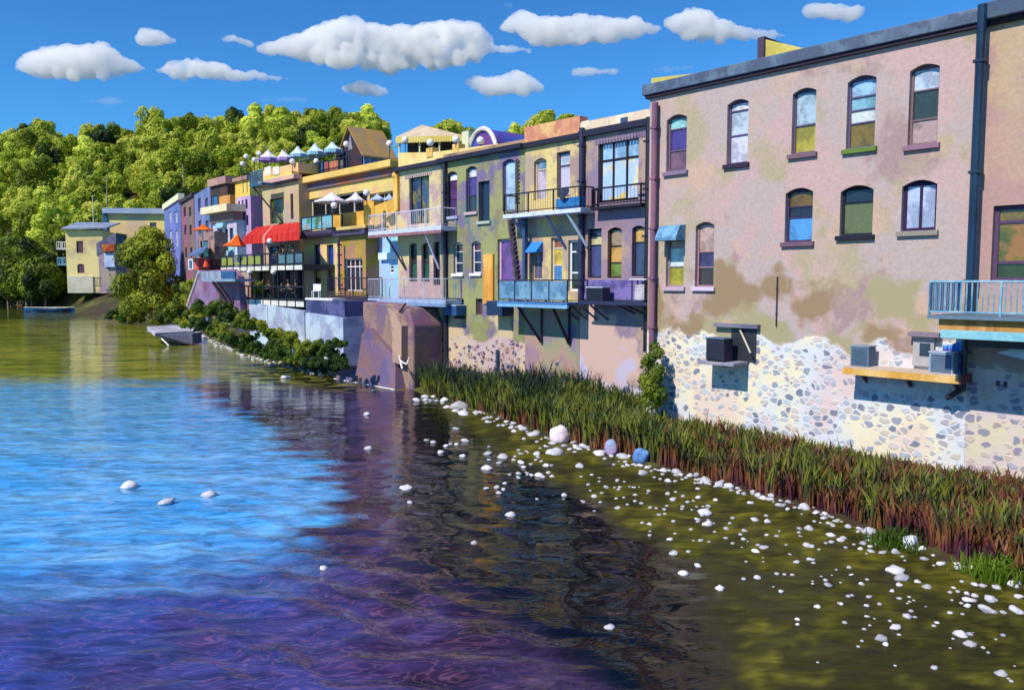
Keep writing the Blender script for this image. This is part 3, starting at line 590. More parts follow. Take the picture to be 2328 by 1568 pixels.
do, a0, a1, zb, zt = balcony(B.root, ROW, 838, 1003, 481, 520, 1.15, plain((196, 206, 232)), whiterail, sp=.2, r=.014, rp=.035, post=1.6, thick=.24, yx=920, fascia=plain((150, 96, 104)))
for x, x2, c in ((878, 925, (40, 34, 54)), (966, 1001, (206, 200, 222))):
    b = MB(); b.tube(ROW.pt(ROW.s(x, 1.05), zb - .3, 1.05), ROW.pt(ROW.s(x2, .1) - .2, zb - 2.4, .05), .07, n=6); b.build('brace', plain(c), do)
do, a0, a1, zb, zt = balcony(B.root, ROW, 832, 1012, 634, 680, 1.2, plain((150, 170, 206)), plain((180, 176, 196), .5), sp=.17, r=.014, rp=.035, post=1.9, thick=.22, yx=920, fascia=plain((120, 150, 190)))
# pale blue shed set back between buildings
S = Building('blue_shed', 'pale blue plastered annexe with a tiny twin window under the upper balcony', 'building', ROW, 862, 905, 528, 2.5, 5, mat((150, 196, 222), (176, 170, 214), (140, 206, 220), (160, 190, 230), scale=.5), q=-.5)
S.s1 = B.s0 - .01
S.win(885, 897, 601, 622, (200, 214, 230), ((.5, (14, 14, 22)), (.5, (14, 14, 22))), arch=False, fw=.12, rec=.1)
S.finish(); S.box('roof_edge', 860, 903, 574, 590, .004, .25, mat((206, 222, 232)))
K_ = Building('dark_recess', 'dark blue-black block filling the shaded gap between the tan bay and the pale blue annexe', 'building', ROW, 815, 868, 536, 2.0, 4, mat((24, 26, 36), (30, 60, 86), scale=.4), q=-1.6); K_.finish()  # gap between the houses: its shade is put into the dark colour

# ---- G: yellow restaurant building
Gm = mat((222, 196, 110), (220, 186, 104), (212, 190, 120), (200, 180, 116), (206, 166, 126), scale=.3)
G = Building('yellow_restaurant', 'yellow terraced restaurant with dark wide openings under a broad cornice', 'building', ROW, 683, 905, 400, 2.0, 12, Gm, q=-1.5, yx=790)
G.win(707, 836, 442, 500, (216, 212, 190), ((1, plain((20, 24, 28), .8, spec=.1)),), cols=4, arch=False, fw=.10, rec=.3)
G.win(843, 897, 437, 470, (190, 180, 150), ((1, plain((20, 24, 28), .8, spec=.1)),), cols=2, arch=False, fw=.1, rec=.3)
G.finish()
G.band('cornice', G.zt - .05, G.zt + .42, -.2, .55, mat((222, 190, 110), (214, 178, 96)), bevel=.05)
G.band('frieze', G.zt - .55, G.zt - .054, .003, .15, mat((150, 92, 72), (112, 96, 110), (90, 96, 118), scale=.25))
# orange parapet, pillar and stair wall in front of the openings
org = mat((218, 172, 78), (226, 184, 96), (206, 156, 66), scale=.5)
G.box('parapet_wall', 757, 834, 483, 527, .3, .8, org); G.box('pillar', 829, 852, 455, 532, .4, .95, org)
b = MB(); pl = ROW; qq = .2
P = [pl.pt(pl.s(x, qq), pl.z(x, y, qq), qq) for x, y in ((853, 468), (895, 452), (896, 398), (905, 398), (905, 478), (878, 495), (868, 508), (853, 516))]
b.prism(P, pl.n * -.35); b.build('stair_wall', org, G.root)
# glass rail and deck of the upper terrace
do, a0, a1, zb, zt = balcony(G.root, ROW, 686, 757, 491, 524, .9, plain((70, 60, 92)), plain((26, 26, 40), .4), bars=False, post=1.4, rp=.05, thick=.3, panel=mat((120, 170, 190), (190, 130, 70), (70, 110, 60), (110, 176, 200), scale=.6, rough=.15))
G.box('deck_edge', 686, 830, 527, 537, .4, 2.35, plain((78, 66, 104)))
G.box('lean_to_roof', 742, 832, 515, 522, .3, 2.1, mat((206, 180, 110), (190, 164, 96)))
G2 = Building('cream_house', 'cream plastered lower house front with two tall narrow blue windows', 'building', ROW, 690, 771, 540, 1.5, 5, mat((226, 196, 132), (216, 180, 120), (190, 196, 130), (206, 166, 150), scale=.35), q=.4)
G2.win(714, 729, 556, 652, (40, 30, 60), ((.62, (46, 36, 92)), (.2, (206, 180, 90)), (.18, (120, 60, 50))), arch=False)
G2.win(744, 759, 556, 662, (40, 40, 80), ((.55, (36, 66, 150)), (.15, (206, 180, 90)), (.3, (50, 50, 86))), arch=False)
G2.finish(); G2.band('eave', G2.zt + .002, G2.zt + .2, -.1, .5, plain((40, 32, 52)))
G3 = Building('tan_bay', 'tan plastered bay with white french doors and an olive upper wall', 'building', ROW, 771, 832, 530, 1.5, 5, mat((170, 140, 60), (160, 120, 96), (150, 134, 50), (176, 124, 100), scale=.4), q=.5)
G3.win(783, 824, 588, 662, (226, 220, 214), ((.22, (60, 36, 46)), (.78, (56, 40, 62))), cols=4, arch=False, fw=.09, name='french_doors')
G3.finish(); G3.band('eave', G3.zt + .002, G3.zt + .22, -.1, .35, plain((44, 34, 50)))
balcony(G3.root, ROW, 742, 832, 632, 672, 1.3, plain((62, 48, 56)), plain((54, 40, 56), .4), sp=.2, r=.012, rp=.035, post=2, thick=.35)
pipe('drainpipe', 'dark downpipe between the cream front and the tan bay', ROW, 771, 545, 660, .08, plain((60, 40, 56), .5), q=.95)

# ---- H: beige house with the red awning
Hm = mat((176, 160, 120), (196, 150, 150), (166, 156, 140), (186, 170, 130), scale=.35)
Hh = Building('beige_house', 'beige and pink house above the red awning with a wide green-paned door', 'building', ROW, 601, 683, 414, 2.0, 12, Hm, q=-.6)
Hh.win(617, 647, 450, 508, (40, 50, 60), ((1, mat((110, 128, 40), (40, 60, 50), (60, 76, 60), scale=.9, rough=.2)),), arch=False, name='door')
Hh.win(664, 670, 440, 498, (60, 60, 50), ((1, (40, 40, 36)),), arch=False, fw=.03)
Hh.win(612, 632, 560, 612, (36, 40, 70), ((1, (50, 66, 104)),), arch=False); Hh.win(640, 660, 555, 620, (190, 170, 120), ((1, (196, 176, 110)),), arch=False)
Hh.finish(); Hh.band('cornice', Hh.zt + .0, Hh.zt + .35, -.3, .4, mat((196, 160, 160), (206, 176, 140)), bevel=.03); Hh.band('cornice_line', Hh.zt - .12, Hh.zt - .003, -.1, .3, plain((36, 28, 50)))
Hh.box('roof_terrace_wall', 603, 683, 378, 400, -2.0, -.2, mat((222, 190, 140), (206, 184, 110), (226, 176, 130), scale=.4))
Hh.box('roof_terrace_wall', 601, 668, 395, 405, -.3, .3, mat((216, 196, 110)))
for x in (607, 626): Hh.box('roof_window', x, x + 14, 378, 396, .31, .36, plain((232, 226, 210)))
# red awning: striped sloping canopy with front valance
t = thing('red_awning', ROW.pt(ROW.s(630, 2), ROW.z(630, 545, 2), 2), 'large red striped awning stretched over the seated diners', 'awning')
a0, a1 = ROW.s(588, -.6), ROW.s(684, -.6); zt = ROW.z(684, 505, -.6); f0, f1 = ROW.s(556, 2.6), ROW.s(684, 2.6) - .05; zf = ROW.z(640, 532, 2.6); zv = ROW.z(640, 549, 2.6)
reds = [mat((206, 52, 34), (190, 40, 36), bump=.02), mat((186, 36, 34), bump=.02), mat((226, 130, 110), bump=.02)]
b = MB(); N = 22
for i in range(N):
    t0, t1 = i / N, (i + 1) / N; b.mi = 2 if i == 8 else i % 2
    p = lambda t_, k: (ROW.pt(a0 + (a1 - a0) * t_, zt, -.55), ROW.pt(f0 + (f1 - f0) * t_, zf, 2.6), ROW.pt(f0 + (f1 - f0) * t_, zv, 2.62))[k]
    for k in (0, 1): b.quad(p(t0, k), p(t1, k), p(t1, k + 1), p(t0, k + 1))
o = b.build('canopy', reds, t); o.modifiers.new('s', 'SOLIDIFY').thickness = .03
for x in (604, 638, 672):
    a = ROW.s(x, 2.5); bb = MB(); bb.tube(ROW.pt(a, ROW.z(x, 607, 2.5), 2.5), ROW.pt(a, zf, 2.5), .05, n=6); bb.build('post', plain((30, 26, 34)), t)
# ================================================================ TERRACES, ROOFS, FAR ROW
black = plain((26, 26, 36), .4)
def umbrella(label, x, ya, yb, xl, xr, q, m, ypole, group=None, seg=8, sag=.12, pole=(190, 190, 196), val=.14, name='parasol', pl=ROW, vm=None):
    c = pl.pt(pl.s((xl + xr) / 2, q), 0, q); Y = c.y; zz = lambda y: at_Y((xl + xr) / 2, y, Y).z
    r = (xr - xl) / 2 * Y / F; za, zb, zp = zz(ya), zz(yb), zz(ypole); off = (x - (xl + xr) / 2) * Y / F
    t = thing(name, (c.x, c.y, zp), label, 'umbrella', group); b = MB(); N = 6
    ring = lambda k, i: Vector((c.x + off * (1 - k / N) + r * k / N * math.cos(math.pi * 2 * i / seg + .39), c.y + r * k / N * math.sin(math.pi * 2 * i / seg + .39), za + (zb - za) * ((k / N) + sag * math.sin(math.pi * k / N))))
    for k in range(N):
        for i in range(seg): b.quad(ring(k, i), ring(k, i + 1), ring(k + 1, i + 1), ring(k + 1, i))
    o = b.build('canopy', m, t, recalc=False); o.modifiers.new('s', 'SOLIDIFY').thickness = .02
    if val:
        v = MB()
        for i in range(seg):
            for j in range(3):
                A_, B_ = ring(N, i).lerp(ring(N, i + 1), j / 3), ring(N, i).lerp(ring(N, i + 1), (j + 1) / 3); M_ = (A_ + B_) / 2
                v.add([A_, B_, B_ - Vector((0, 0, val * .6)), M_ - Vector((0, 0, val)), A_ - Vector((0, 0, val * .6))], [(0, 1, 2, 3, 4)])
        v.build('valance', vm or m, t, recalc=False)
    p = MB(); p.tube((c.x, c.y, zp), (c.x, c.y, za + .02), .035, n=6); p.build('pole', plain(pole), t)
    return t
def lamp(label, px, py, q, r=.17, down=2.2, pl=ROW, group='globe lamps on the terraces', c=(246, 240, 236), pc=(60, 60, 74)):
    v = pl.pt(pl.s(px, q), pl.z(px, py, q), q); t = thing('globe_lamp', (v.x, v.y, v.z - down), label, 'lamp', group)
    b = MB(); b.ball(v, r, 14, 10); b.build('globe', plain(c, .25, k=.95), t, smooth=True)
    b = MB(); b.tube(v - Vector((0, 0, down)), v - Vector((0, 0, r)), .035, n=6); b.ball(v - Vector((0, 0, r * 1.05)), r * .45, 8, 4, .5); b.build('post', plain(pc), t)
def skin_mesh(name, joints, edges, m, sub=1):
    me = bpy.data.meshes.new(name); me.from_pydata([j[0] for j in joints], edges, []); me.materials.append(m)
    o = bpy.data.objects.new(name, me); col.objects.link(o)
    sk = o.modifiers.new('skin', 'SKIN'); sk.use_smooth_shade = True
    for d_, j in zip(me.skin_vertices[0].data, joints): d_.radius = (j[1], j[1] * (j[2] if len(j) > 2 else 1))
    me.skin_vertices[0].data[0].use_root = True
    o.modifiers.new('sub', 'SUBSURF').levels = sub; o.modifiers['sub'].render_levels = sub
    return o
def seated_person(label, loc, rz, skin, shirt, trousers, hair):
    t = thing('person', loc, label, 'person', None); t.rotation_euler = (0, 0, rz)
    J = [((0, 0, .50), .13), ((0, .0, .70), .125), ((0, -.01, .92), .13), ((0, -.02, 1.07), .07), ((0, 0, 1.14), .05), ((0, .02, 1.22), .08), ((0, .02, 1.32), .095), ((0, .01, 1.38), .06),
         ((.10, .05, .50), .09), ((.12, .44, .52), .065), ((.12, .46, .10), .045), ((.12, .56, .05), .04), ((-.10, .05, .50), .09), ((-.12, .44, .52), .065), ((-.12, .46, .10), .045), ((-.12, .56, .05), .04),
         ((.19, 0, 1.0), .05), ((.24, .08, .76), .042), ((.16, .34, .78), .033), ((.14, .42, .79), .03), ((-.19, 0, 1.0), .05), ((-.24, .08, .76), .042), ((-.16, .34, .80), .033), ((-.14, .42, .81), .03)]
    E_ = [(0, 1), (1, 2), (2, 3), (3, 4), (4, 5), (5, 6), (6, 7), (0, 8), (8, 9), (9, 10), (10, 11), (0, 12), (12, 13), (13, 14), (14, 15), (2, 16), (16, 17), (17, 18), (18, 19), (2, 20), (20, 21), (21, 22), (22, 23)]
    o = skin_mesh('body', J, E_, plain(skin), 1); o.parent = t
    s_ = skin_mesh('shirt', [(J[i][0], J[i][1] + .015) for i in (0, 1, 2, 16, 17, 20, 21)], [(0, 1), (1, 2), (2, 3), (3, 4), (2, 5), (5, 6)], plain(shirt), 1); s_.parent = t
    p_ = skin_mesh('trousers', [(J[i][0], J[i][1] + .013) for i in (0, 8, 9, 10, 12, 13, 14)], [(0, 1), (1, 2), (2, 3), (0, 4), (4, 5), (5, 6)], plain(trousers), 1); p_.parent = t
    b = MB(); b.ball((0, -.01, 1.345), .115, 10, 7, .95); LOC['tmp'] = Vector((0, 0, 0)); h = b.build('hair', plain(hair), None, smooth=True, loc=(0, 0, 0)); h.parent = t; h.location = (0, 0, 0)
    return t
def cafe_table(label, loc, m=(226, 226, 232), w_=.8, group=None):
    t = thing('cafe_table', loc, label, 'table', group); L0 = Vector(loc)
    b = MB(); b.tube(L0 + Vector((0, 0, .71)), L0 + Vector((0, 0, .75)), w_ / 2, n=16); b.build('tabletop', plain(m), t)
    b = MB(); b.tube(L0, L0 + Vector((0, 0, .71)), .035, n=6); b.build('leg', black, t)
    b = MB(); b.tube(L0, L0 + Vector((0, 0, .03)), .22, n=10); b.build('base', black, t)
# ---- two-level restaurant terrace in front of the beige house
T = thing('restaurant_terrace', ROW.pt(ROW.s(610, 2.6), 2.5, 2.6), 'two-storey black-framed restaurant terrace below the red awning', 'terrace')
def deck(x0, x1, yt, yb, q0, q, th, yx, white=True):
    a0, a1 = ROW.s(x0, q), ROW.s(x1, q); zb, zt = ROW.z(yx, yb, q), ROW.z(yx, yt, q)
    d = MB(); d.box(ROW, a0, a1, zb - th, zb, q0, q); do = d.build('deck', plain((58, 54, 66)), T)
    rl = MB(); railing(rl, ROW, a0, a1, zb, zt, q + .02, .9, .02, 0, 1.25, .055, False); rl.build('railing', black, do)
    g = MB(); n = round((a1 - a0) / 1.25)
    for i in range(n):
        s0, s1 = a0 + (a1 - a0) * i / n + .09, a0 + (a1 - a0) * (i + 1) / n - .09
        g.box(ROW, s0, s1, zb - th + .02, zb - .05, q + .03, q + .05)
    g.build('fascia_panel', plain((216, 214, 204)), do)
    return do, a0, a1, zb, zt
do, a0, a1, zb1, zt1 = deck(503, 690, 578, 604, -.3, 2.8, .38, 596)
g = MB(); g.box(ROW, a0 + .1, a0 + (a1 - a0) * .52, zb1 + .1, zt1 - .1, 2.76, 2.78); g.build('glass_panel', mat((136, 148, 46), (150, 150, 60), (130, 120, 96), rough=.15, scale=.8), do)
g = MB(); g.box(ROW, a0 + (a1 - a0) * .72, a1 - .1, zb1 + .1, zt1 - .1, 2.76, 2.78); g.build('glass_panel', mat((84, 112, 122), (70, 96, 120), rough=.15, scale=.8), do)
do, a0, a1, zb0, zt0 = deck(533, 692, 651, 681, -.3, 3.4, .42, 612)
for x in (535, 572, 600, 632, 662, 689):
    a = ROW.s(x, 2.5); b = MB(); b.tube(ROW.pt(a, zb0, 2.5), ROW.pt(a, zb1 - .38, 2.5), .06, n=6); b.build('post', black, T)
for x, y in ((600, 574), (645, 574), (672, 574)):
    pass
pal = [((150, 110, 90), (40, 36, 50), (30, 34, 56), (30, 24, 24)), ((170, 120, 96), (56, 60, 76), (30, 30, 40), (70, 46, 30)), ((140, 96, 76), (30, 40, 44), (40, 40, 50), (20, 18, 20))]
up = [(633, 1.9, 'leftmost diner at the white tables under the red awning'), (645, 2.1, 'dark-clothed diner between two white tables under the red awning'), (655, 1.8, 'diner with grey top at the right white table under the red awning'), (668, 2.0, 'lone diner by the glass rail at the right end under the red awning')]
for i, (x, q, lb) in enumerate(up): seated_person(lb, ROW.pt(ROW.s(x, q), zb1 - .02, q), .9 + .9 * i, *pal[i % 3])
for i, x in enumerate((639, 651)): cafe_table('round white cafe table, %s one, under the red awning' % ('left', 'right')[i], ROW.pt(ROW.s(x, 2.35), zb1, 2.35))
lo = [(598, 2.6, 'seated figure by the potted plants on the lower terrace'), (612, 2.4, 'dark figure second from the plants on the lower terrace'), (640, 2.6, 'diner in the middle of the lower terrace railing'), (655, 2.5, 'diner leaning at a table on the lower terrace'), (672, 2.6, 'diner nearest the right end of the lower terrace')]
for i, (x, q, lb) in enumerate(lo): seated_person(lb, ROW.pt(ROW.s(x, q), zb0 - .02, q), 2.2 + 1.3 * i, *pal[(i + 1) % 3])
for i, x in enumerate((605, 646, 664)): cafe_table(('dark cafe table nearest the plants on the lower terrace', 'dark cafe table in the middle of the lower terrace', 'dark cafe table near the right end of the lower terrace')[i], ROW.pt(ROW.s(x, 2.7), zb0, 2.7), (70, 60, 70))
W0 = Building('lower_wall', 'lilac and tan plastered wall with dark columns behind the lower terrace', 'wall', ROW, 533, 686, 618, 2.0, 3, mat((176, 166, 186), (150, 130, 150), (180, 156, 130), (150, 110, 120), scale=.4), q=.3)
for x in (585, 623, 650, 676): W0.box('column', x, x + 6, 612, 682, .004, .25, plain((50, 46, 66)))
W0.finish()
# ---- retaining wall below
RW = thing('retaining_wall', ROW.pt(ROW.s(680, 3.6), 1., 3.6), 'pale blue-grey concrete retaining wall above the shrubs', 'wall')
cm = mat((166, 182, 206), (150, 160, 190), (178, 196, 214), (140, 150, 182), scale=.45)
for (x0, x1, y0, y1) in ((565, 606, 687, 694), (607, 690, 694, 708), (692, 778, 710, 722)):
    qq = 3.7; P = [ROW.pt(ROW.s(x0, qq), 1., qq), ROW.pt(ROW.s(x1, qq), 1., qq), ROW.pt(ROW.s(x1, qq), ROW.z(x1, y1, qq), qq), ROW.pt(ROW.s(x0, qq), ROW.z(x0, y0, qq), qq)]
    b = MB(); b.prism(P, ROW.n * -3.3); b.build('wall_panel', cm, RW)
PW = thing('planter_wall', ROW.pt(ROW.s(735, 2), 3., 2), 'dark blue low wall with a white coping beneath the cream house', 'wall')
b = MB(); q = 3.5; b.box(ROW, ROW.s(694, q), ROW.s(782, q), 3.2, ROW.z(735, 683, q), .5, q); b.build('wall', mat((50, 60, 100), (84, 88, 136), scale=.5), PW)
b = MB(); b.box(ROW, ROW.s(694, q), ROW.s(756, q), ROW.z(735, 683, q) + .002, ROW.z(735, 678, q), q - .9, q + .05); b.build('coping', plain((226, 222, 226)), PW)
t = thing('garden_chair', ROW.pt(ROW.s(718, 3.7), 3.3, 3.9), 'white garden chair by the dark blue low wall', 'chair')
c0 = ROW.pt(ROW.s(718, 3.2), ROW.z(735, 678, 3.5), 3.2); wm = plain((230, 228, 232))
b = MB(); b.hexa([c0 + Vector(v) for v in ((-.25, -.25, .42), (.25, -.25, .42), (.25, .25, .42), (-.25, .25, .42), (-.25, -.25, .46), (.25, -.25, .46), (.25, .25, .46), (-.25, .25, .46))]); b.build('seat', wm, t)
b = MB(); b.hexa([c0 + Vector(v) for v in ((-.25, .22, .47), (.25, .22, .47), (.25, .26, .47), (-.25, .26, .47), (-.25, .30, .9), (.25, .30, .9), (.25, .34, .9), (-.25, .34, .9))]); b.build('backrest', wm, t)
for sx in (-.22, .22):
    for sy in (-.22, .22): b = MB(); b.tube(c0 + Vector((sx, sy, 0)), c0 + Vector((sx, sy, .42)), .025, n=5); b.build('leg', wm, t)
# ---- broken concrete abutment standing in the water
q = 2.2; U = thing('concrete_abutment', ROW.pt(ROW.s(860, q), -.3, q), 'massive mauve broken concrete abutment rising from the water', 'abutment')
um = mat((126, 100, 116), (112, 96, 124), (150, 124, 116), (120, 84, 110), (138, 116, 104), scale=.4, k=.95)
def upt(x, y, q): return ROW.pt(ROW.s(x, q), ROW.z(x, y, q), q)
f = [(778, 860), (936, 900), (938, 740), (925, 700), (880, 690), (800, 684), (782, 716)]
b = MB(); b.prism([upt(x, max(y, 0), q) if y < 850 else ROW.pt(ROW.s(x, q), -.6, q) for x, y in f], ROW.n * -2.1); b.build('block', um, U, bevel=.12)
q2 = 3.0; b = MB()
F0 = [ROW.pt(ROW.s(783, q), -.6, q), ROW.pt(ROW.s(925, q), -.6, q), upt(905, 812, q), upt(868, 770, q), upt(850, 748, q), upt(838, 745, q), upt(826, 762, q), upt(800, 772, q), upt(786, 776, q)]
F1 = [p + ROW.n * (.9 if i < 2 else .25) for i, p in enumerate(F0)]; n = len(F0)
b.add(F0 + F1, [tuple(range(n, 2 * n))] + [(i, (i + 1) % n, n + (i + 1) % n, n + i) for i in range(n)]); b.build('slumped_face', mat((112, 92, 118), (96, 88, 130), (122, 96, 104), scale=.5, k=.95), U)
b = MB(); b.prism([ROW.pt(ROW.s(905, q), ROW.z(905, 822, q), q), ROW.pt(ROW.s(925, q), ROW.z(925, 828, q), q), upt(926, 740, q), upt(912, 712, q), upt(895, 700, q), upt(903, 735, q)], ROW.n * .45); b.build('buttress', mat((180, 150, 132), (160, 134, 126), scale=.7), U)
b = MB(); b.tube(upt(903, 800, q + .1), upt(903, 715, q + .1), .05); b.tube(upt(903, 715, q + .1), upt(921, 690, q + .1), .05); b.build('pipe', plain((30, 24, 34)), U)
b = MB(); zW = .04
for (p, r_) in (((779, 0), (936, 0)),):
    pa, pb = F1[0].copy(), F1[1].copy(); pa.z = pb.z = zW
    d_ = (pb - pa); N = 40
    for i in range(N):
        u, v = pa + d_ * (i / N), pa + d_ * ((i + 1) / N); wv = lambda k: .05 + .06 * abs(math.sin(k * 1.7)) + .04 * math.sin(k * .6)
        b.quad(u + ROW.n * .01, v + ROW.n * .01, v + ROW.n * wv(i + 1) - Vector((0, 0, .03)), u + ROW.n * wv(i) - Vector((0, 0, .03)))
tag(b.build('foam_line', plain((232, 228, 240), .8, k=.95)), 'white foam line lapping the foot of the broken abutment', 'foam')
t = thing('driftwood', F1[1] + Vector((.2, 0, 0)), 'bleached forked driftwood leaning at the right foot of the abutment', 'driftwood')
b = MB(); p0 = upt(912, 838, q + .9); b.tube(p0, upt(905, 808, q + .5), .06, .03); b.tube(upt(908, 820, q + .7), upt(922, 828, q + .9), .05, .035); b.tube(upt(922, 828, q + .9), upt(928, 812, q + .5), .04, .02); b.build('branch', plain((236, 230, 240), .8, k=.95), t)

# ---- roof terraces on the restaurant
q = -2.2
RT = thing('roof_terrace', ROW.pt(ROW.s(745, q), G.zt, q), 'roof terrace with coloured panels and black rail above the yellow restaurant', 'terrace')
def rb(root, name, x0, x1, y0, y1, q0, q1, m, yx=None): 
    b = MB(); xc = (x0 + x1) / 2 if yx is None else yx; b.box(ROW, ROW.s(x0, q1), ROW.s(x1, q1), ROW.z(xc, y1, q1), ROW.z(xc, y0, q1), q0, q1); return b.build(name, m, root)
rb(RT, 'floor_slab', 684, 802, 393, 405, -6, q, mat((120, 108, 166), (96, 100, 136), scale=.4), 745)
for x0, x1, c in ((690, 713, (120, 104, 100)), (715, 738, (48, 92, 140)), (742, 752, (150, 84, 84)), (753, 772, (190, 116, 90)), (774, 784, (120, 120, 112))): rb(RT, 'panel', x0, x1, 372 - (x0 - 690) * .1, 394 - (x0 - 690) * .05, q - .6, q - .5, mat(c, tuple(int(v * .8) for v in c)))
b = MB(); railing(b, ROW, ROW.s(686, q), ROW.s(800, q), ROW.z(745, 393, q), ROW.z(745, 366, q), q, .5, .014, 0, 1.6, .045, True); b.build('railing', black, RT)
b = MB()
rb(RT, 'planter', 686, 786, 352, 356, q - 3.2, q - 3.0, plain((40, 60, 60)))
tm = mat((206, 222, 232), (186, 212, 224), scale=.6); lm = mat((216, 212, 210), (206, 200, 216), scale=.6)
for x, ya, yb, xl, xr, lb, m_, vm in ((616, 341, 361, 593, 642, 'leftmost pale lilac-edged roof parasol', lm, plain((150, 120, 190))), (648, 341, 360, 636, 676, 'second pale roof parasol with lilac edge', lm, plain((150, 120, 190))),
        (682, 333, 352, 665, 706, 'first white and teal roof parasol of three in a row', tm, plain((130, 176, 200))), (721, 326, 347, 703, 746, 'middle white and teal roof parasol of three in a row', tm, plain((130, 176, 200))), (759, 323, 342, 742, 787, 'white and teal roof parasol nearest the brown gabled house', tm, plain((130, 176, 200)))):
    umbrella(lb, x, ya, yb, xl, xr, -3.2, m_, 392, val=.3, vm=vm)
# brown gabled house
q = -4.0; BH = thing('brown_house', ROW.pt(ROW.s(800, q), G.zt, q), 'brown wooden gabled house on the roof above the yellow restaurant', 'building')
a0, a1 = ROW.s(777, q), ROW.s(827, q); ac = (a0 + a1) / 2; zr = ROW.z(802, 286, q); ze = ROW.z(827, 338, q) ; SDp = ROW.pt(a1, 0, q); SD = Plane((SDp.x, SDp.y), (-ROW.n.x, -ROW.n.y)); Ld = SD.s(878)
b = MB(); b.prism([ROW.pt(a0, G.zt, q), ROW.pt(a1, G.zt, q), ROW.pt(a1, ze, q), ROW.pt(ac, zr - .25, q), ROW.pt(a0, ze, q)], ROW.n * -(Ld + .5)); b.build('wall', mat((52, 44, 66), (70, 46, 46), (40, 44, 70), scale=.5), BH)
b = MB(); ov = .45
for sg in (-1, 1):
    e = ac + sg * ((a1 - a0) / 2 + ov); zE = ze - (zr - ze) / ((a1 - a0) / 2) * ov
    b.hexa([ROW.pt(ac, zr - .12, q + .25), ROW.pt(e, zE - .12, q + .25), ROW.pt(e, zE, q + .25), ROW.pt(ac, zr, q + .25), ROW.pt(ac, zr - .12, q - Ld - .9), ROW.pt(e, zE - .12, q - Ld - .9), ROW.pt(e, zE, q - Ld - .9), ROW.pt(ac, zr, q - Ld - .9)])
b.build('roof', mat((158, 128, 88), (170, 134, 72), (150, 126, 100), scale=.7), BH)
b = MB(); b.prism([ROW.pt(ac - .3, ze + .15, q + .004), ROW.pt(ac + .3, ze + .15, q + .004), ROW.pt(ac, zr - .6, q + .004)], ROW.n * .03); b.build('gable_panel', mat((150, 130, 150), (120, 150, 140)), BH)
for x0, x1 in ((830, 847), (850, 866), (869, 882)):
    b = MB(); z1, z0 = SD.z(850, 358), SD.z(850, 386); b.box(SD, SD.s(x0), SD.s(x1), z0, z1, .004, .05); wo_ = b.build('window', plain((150, 180, 206)), BH)
    b = MB(); b.box(SD, SD.s(x0) + .06, SD.s(x1) - .06, z0 + .07, z1 - .07, .053, .06); b.build('pane', mat((70, 120, 180), (110, 160, 206), rough=.15, scale=1.5), wo_)
b = MB(); railing(b, SD, SD.s(814), SD.s(903), SD.z(850, 398), SD.z(850, 386), .8, .3, .012, 0, 1.2, .03, True); b.build('railing', black, BH)
b = MB(); b.box(SD, 0, SD.s(903), G.zt - .1, SD.z(850, 396), .01, .9); b.build('deck', mat((50, 66, 96), (40, 44, 60), (86, 92, 96), scale=.6), BH)
# pavilion with scalloped valance
_p = at_Y(911, 640, 54); TP = Plane((_p.x, _p.y), (.985, -.17)); q = 0; PV = thing('tent_pavilion', TP.pt(TP.s(970, q), B.zt, q), 'open tent pavilion with a beige pyramid roof and yellow scalloped valance', 'pavilion')
a0, a1 = TP.s(911, q), TP.s(1046, q); q2 = q - 4.2; ze = TP.z(975, 311, q); za = TP.z(965, 277, (q + q2) / 2 + 1); ac = (TP.s(965, q - 2.5))
b = MB(); e = [TP.pt(a0 - .2, ze, q + .2), TP.pt(a1 + .2, ze, q + .2), TP.pt(a1 + .2, ze, q2), TP.pt(a0 - .2, ze, q2)]; ap = TP.pt(ac, za, (q + q2) / 2)
b.add(e + [ap], [(0, 1, 4), (1, 2, 4), (2, 3, 4), (3, 0, 4), (0, 3, 2, 1)]); b.build('roof', mat((196, 180, 156), (206, 186, 160), (180, 164, 140), scale=.6), PV)
b = MB(); N = 26; zv = .42
for (P_, Q_, N) in ((e[0], e[1], 26), (e[1], e[2], 12)):
    for i in range(N):
        A_, B_ = P_.lerp(Q_, i / N), P_.lerp(Q_, (i + 1) / N); M_ = (A_ + B_) / 2; dz = Vector((0, 0, 1))
        b.add([A_, B_, B_ - dz * (zv - .1), M_.lerp(B_, .5) - dz * (zv - .02), M_ - dz * zv, M_.lerp(A_, .5) - dz * (zv - .02), A_ - dz * (zv - .1)], [(0, 1, 2, 3, 4, 5, 6)])
b.build('valance', mat((216, 196, 110), (206, 184, 96)), PV, recalc=False).modifiers.new('s', 'SOLIDIFY').thickness = .02
for k in (0, .34, .67, 1): b = MB(); a = a0 + (a1 - a0) * k; b.tube(TP.pt(a, B.zt, q), TP.pt(a, ze - .01, q), .07, n=6); b.build('post', plain((216, 206, 170)), PV)
b = MB(); b.box(TP, a0 + .05, a1 - .05, B.zt, ze - .05, q2 + .3, q2 + 2.6); b.build('back_wall', plain((30, 30, 34)), PV)  # dark box added to darken the inside of the pavilion
b = MB(); c0, c1 = TP.s(882, q - .5), TP.s(911, q - .5); b.hexa([TP.pt(c0, ze - .7, q - .5), TP.pt(c1, ze - .5, q - .5), TP.pt(c1, ze - .42, q - .5), TP.pt(c0, ze - .62, q - .5), TP.pt(c0, ze - .1, q - 3), TP.pt(c1, ze + .6, q - 3), TP.pt(c1, ze + .68, q - 3), TP.pt(c0, ze - .02, q - 3)]); b.build('side_canopy', mat((96, 140, 150), (80, 120, 136)), PV)
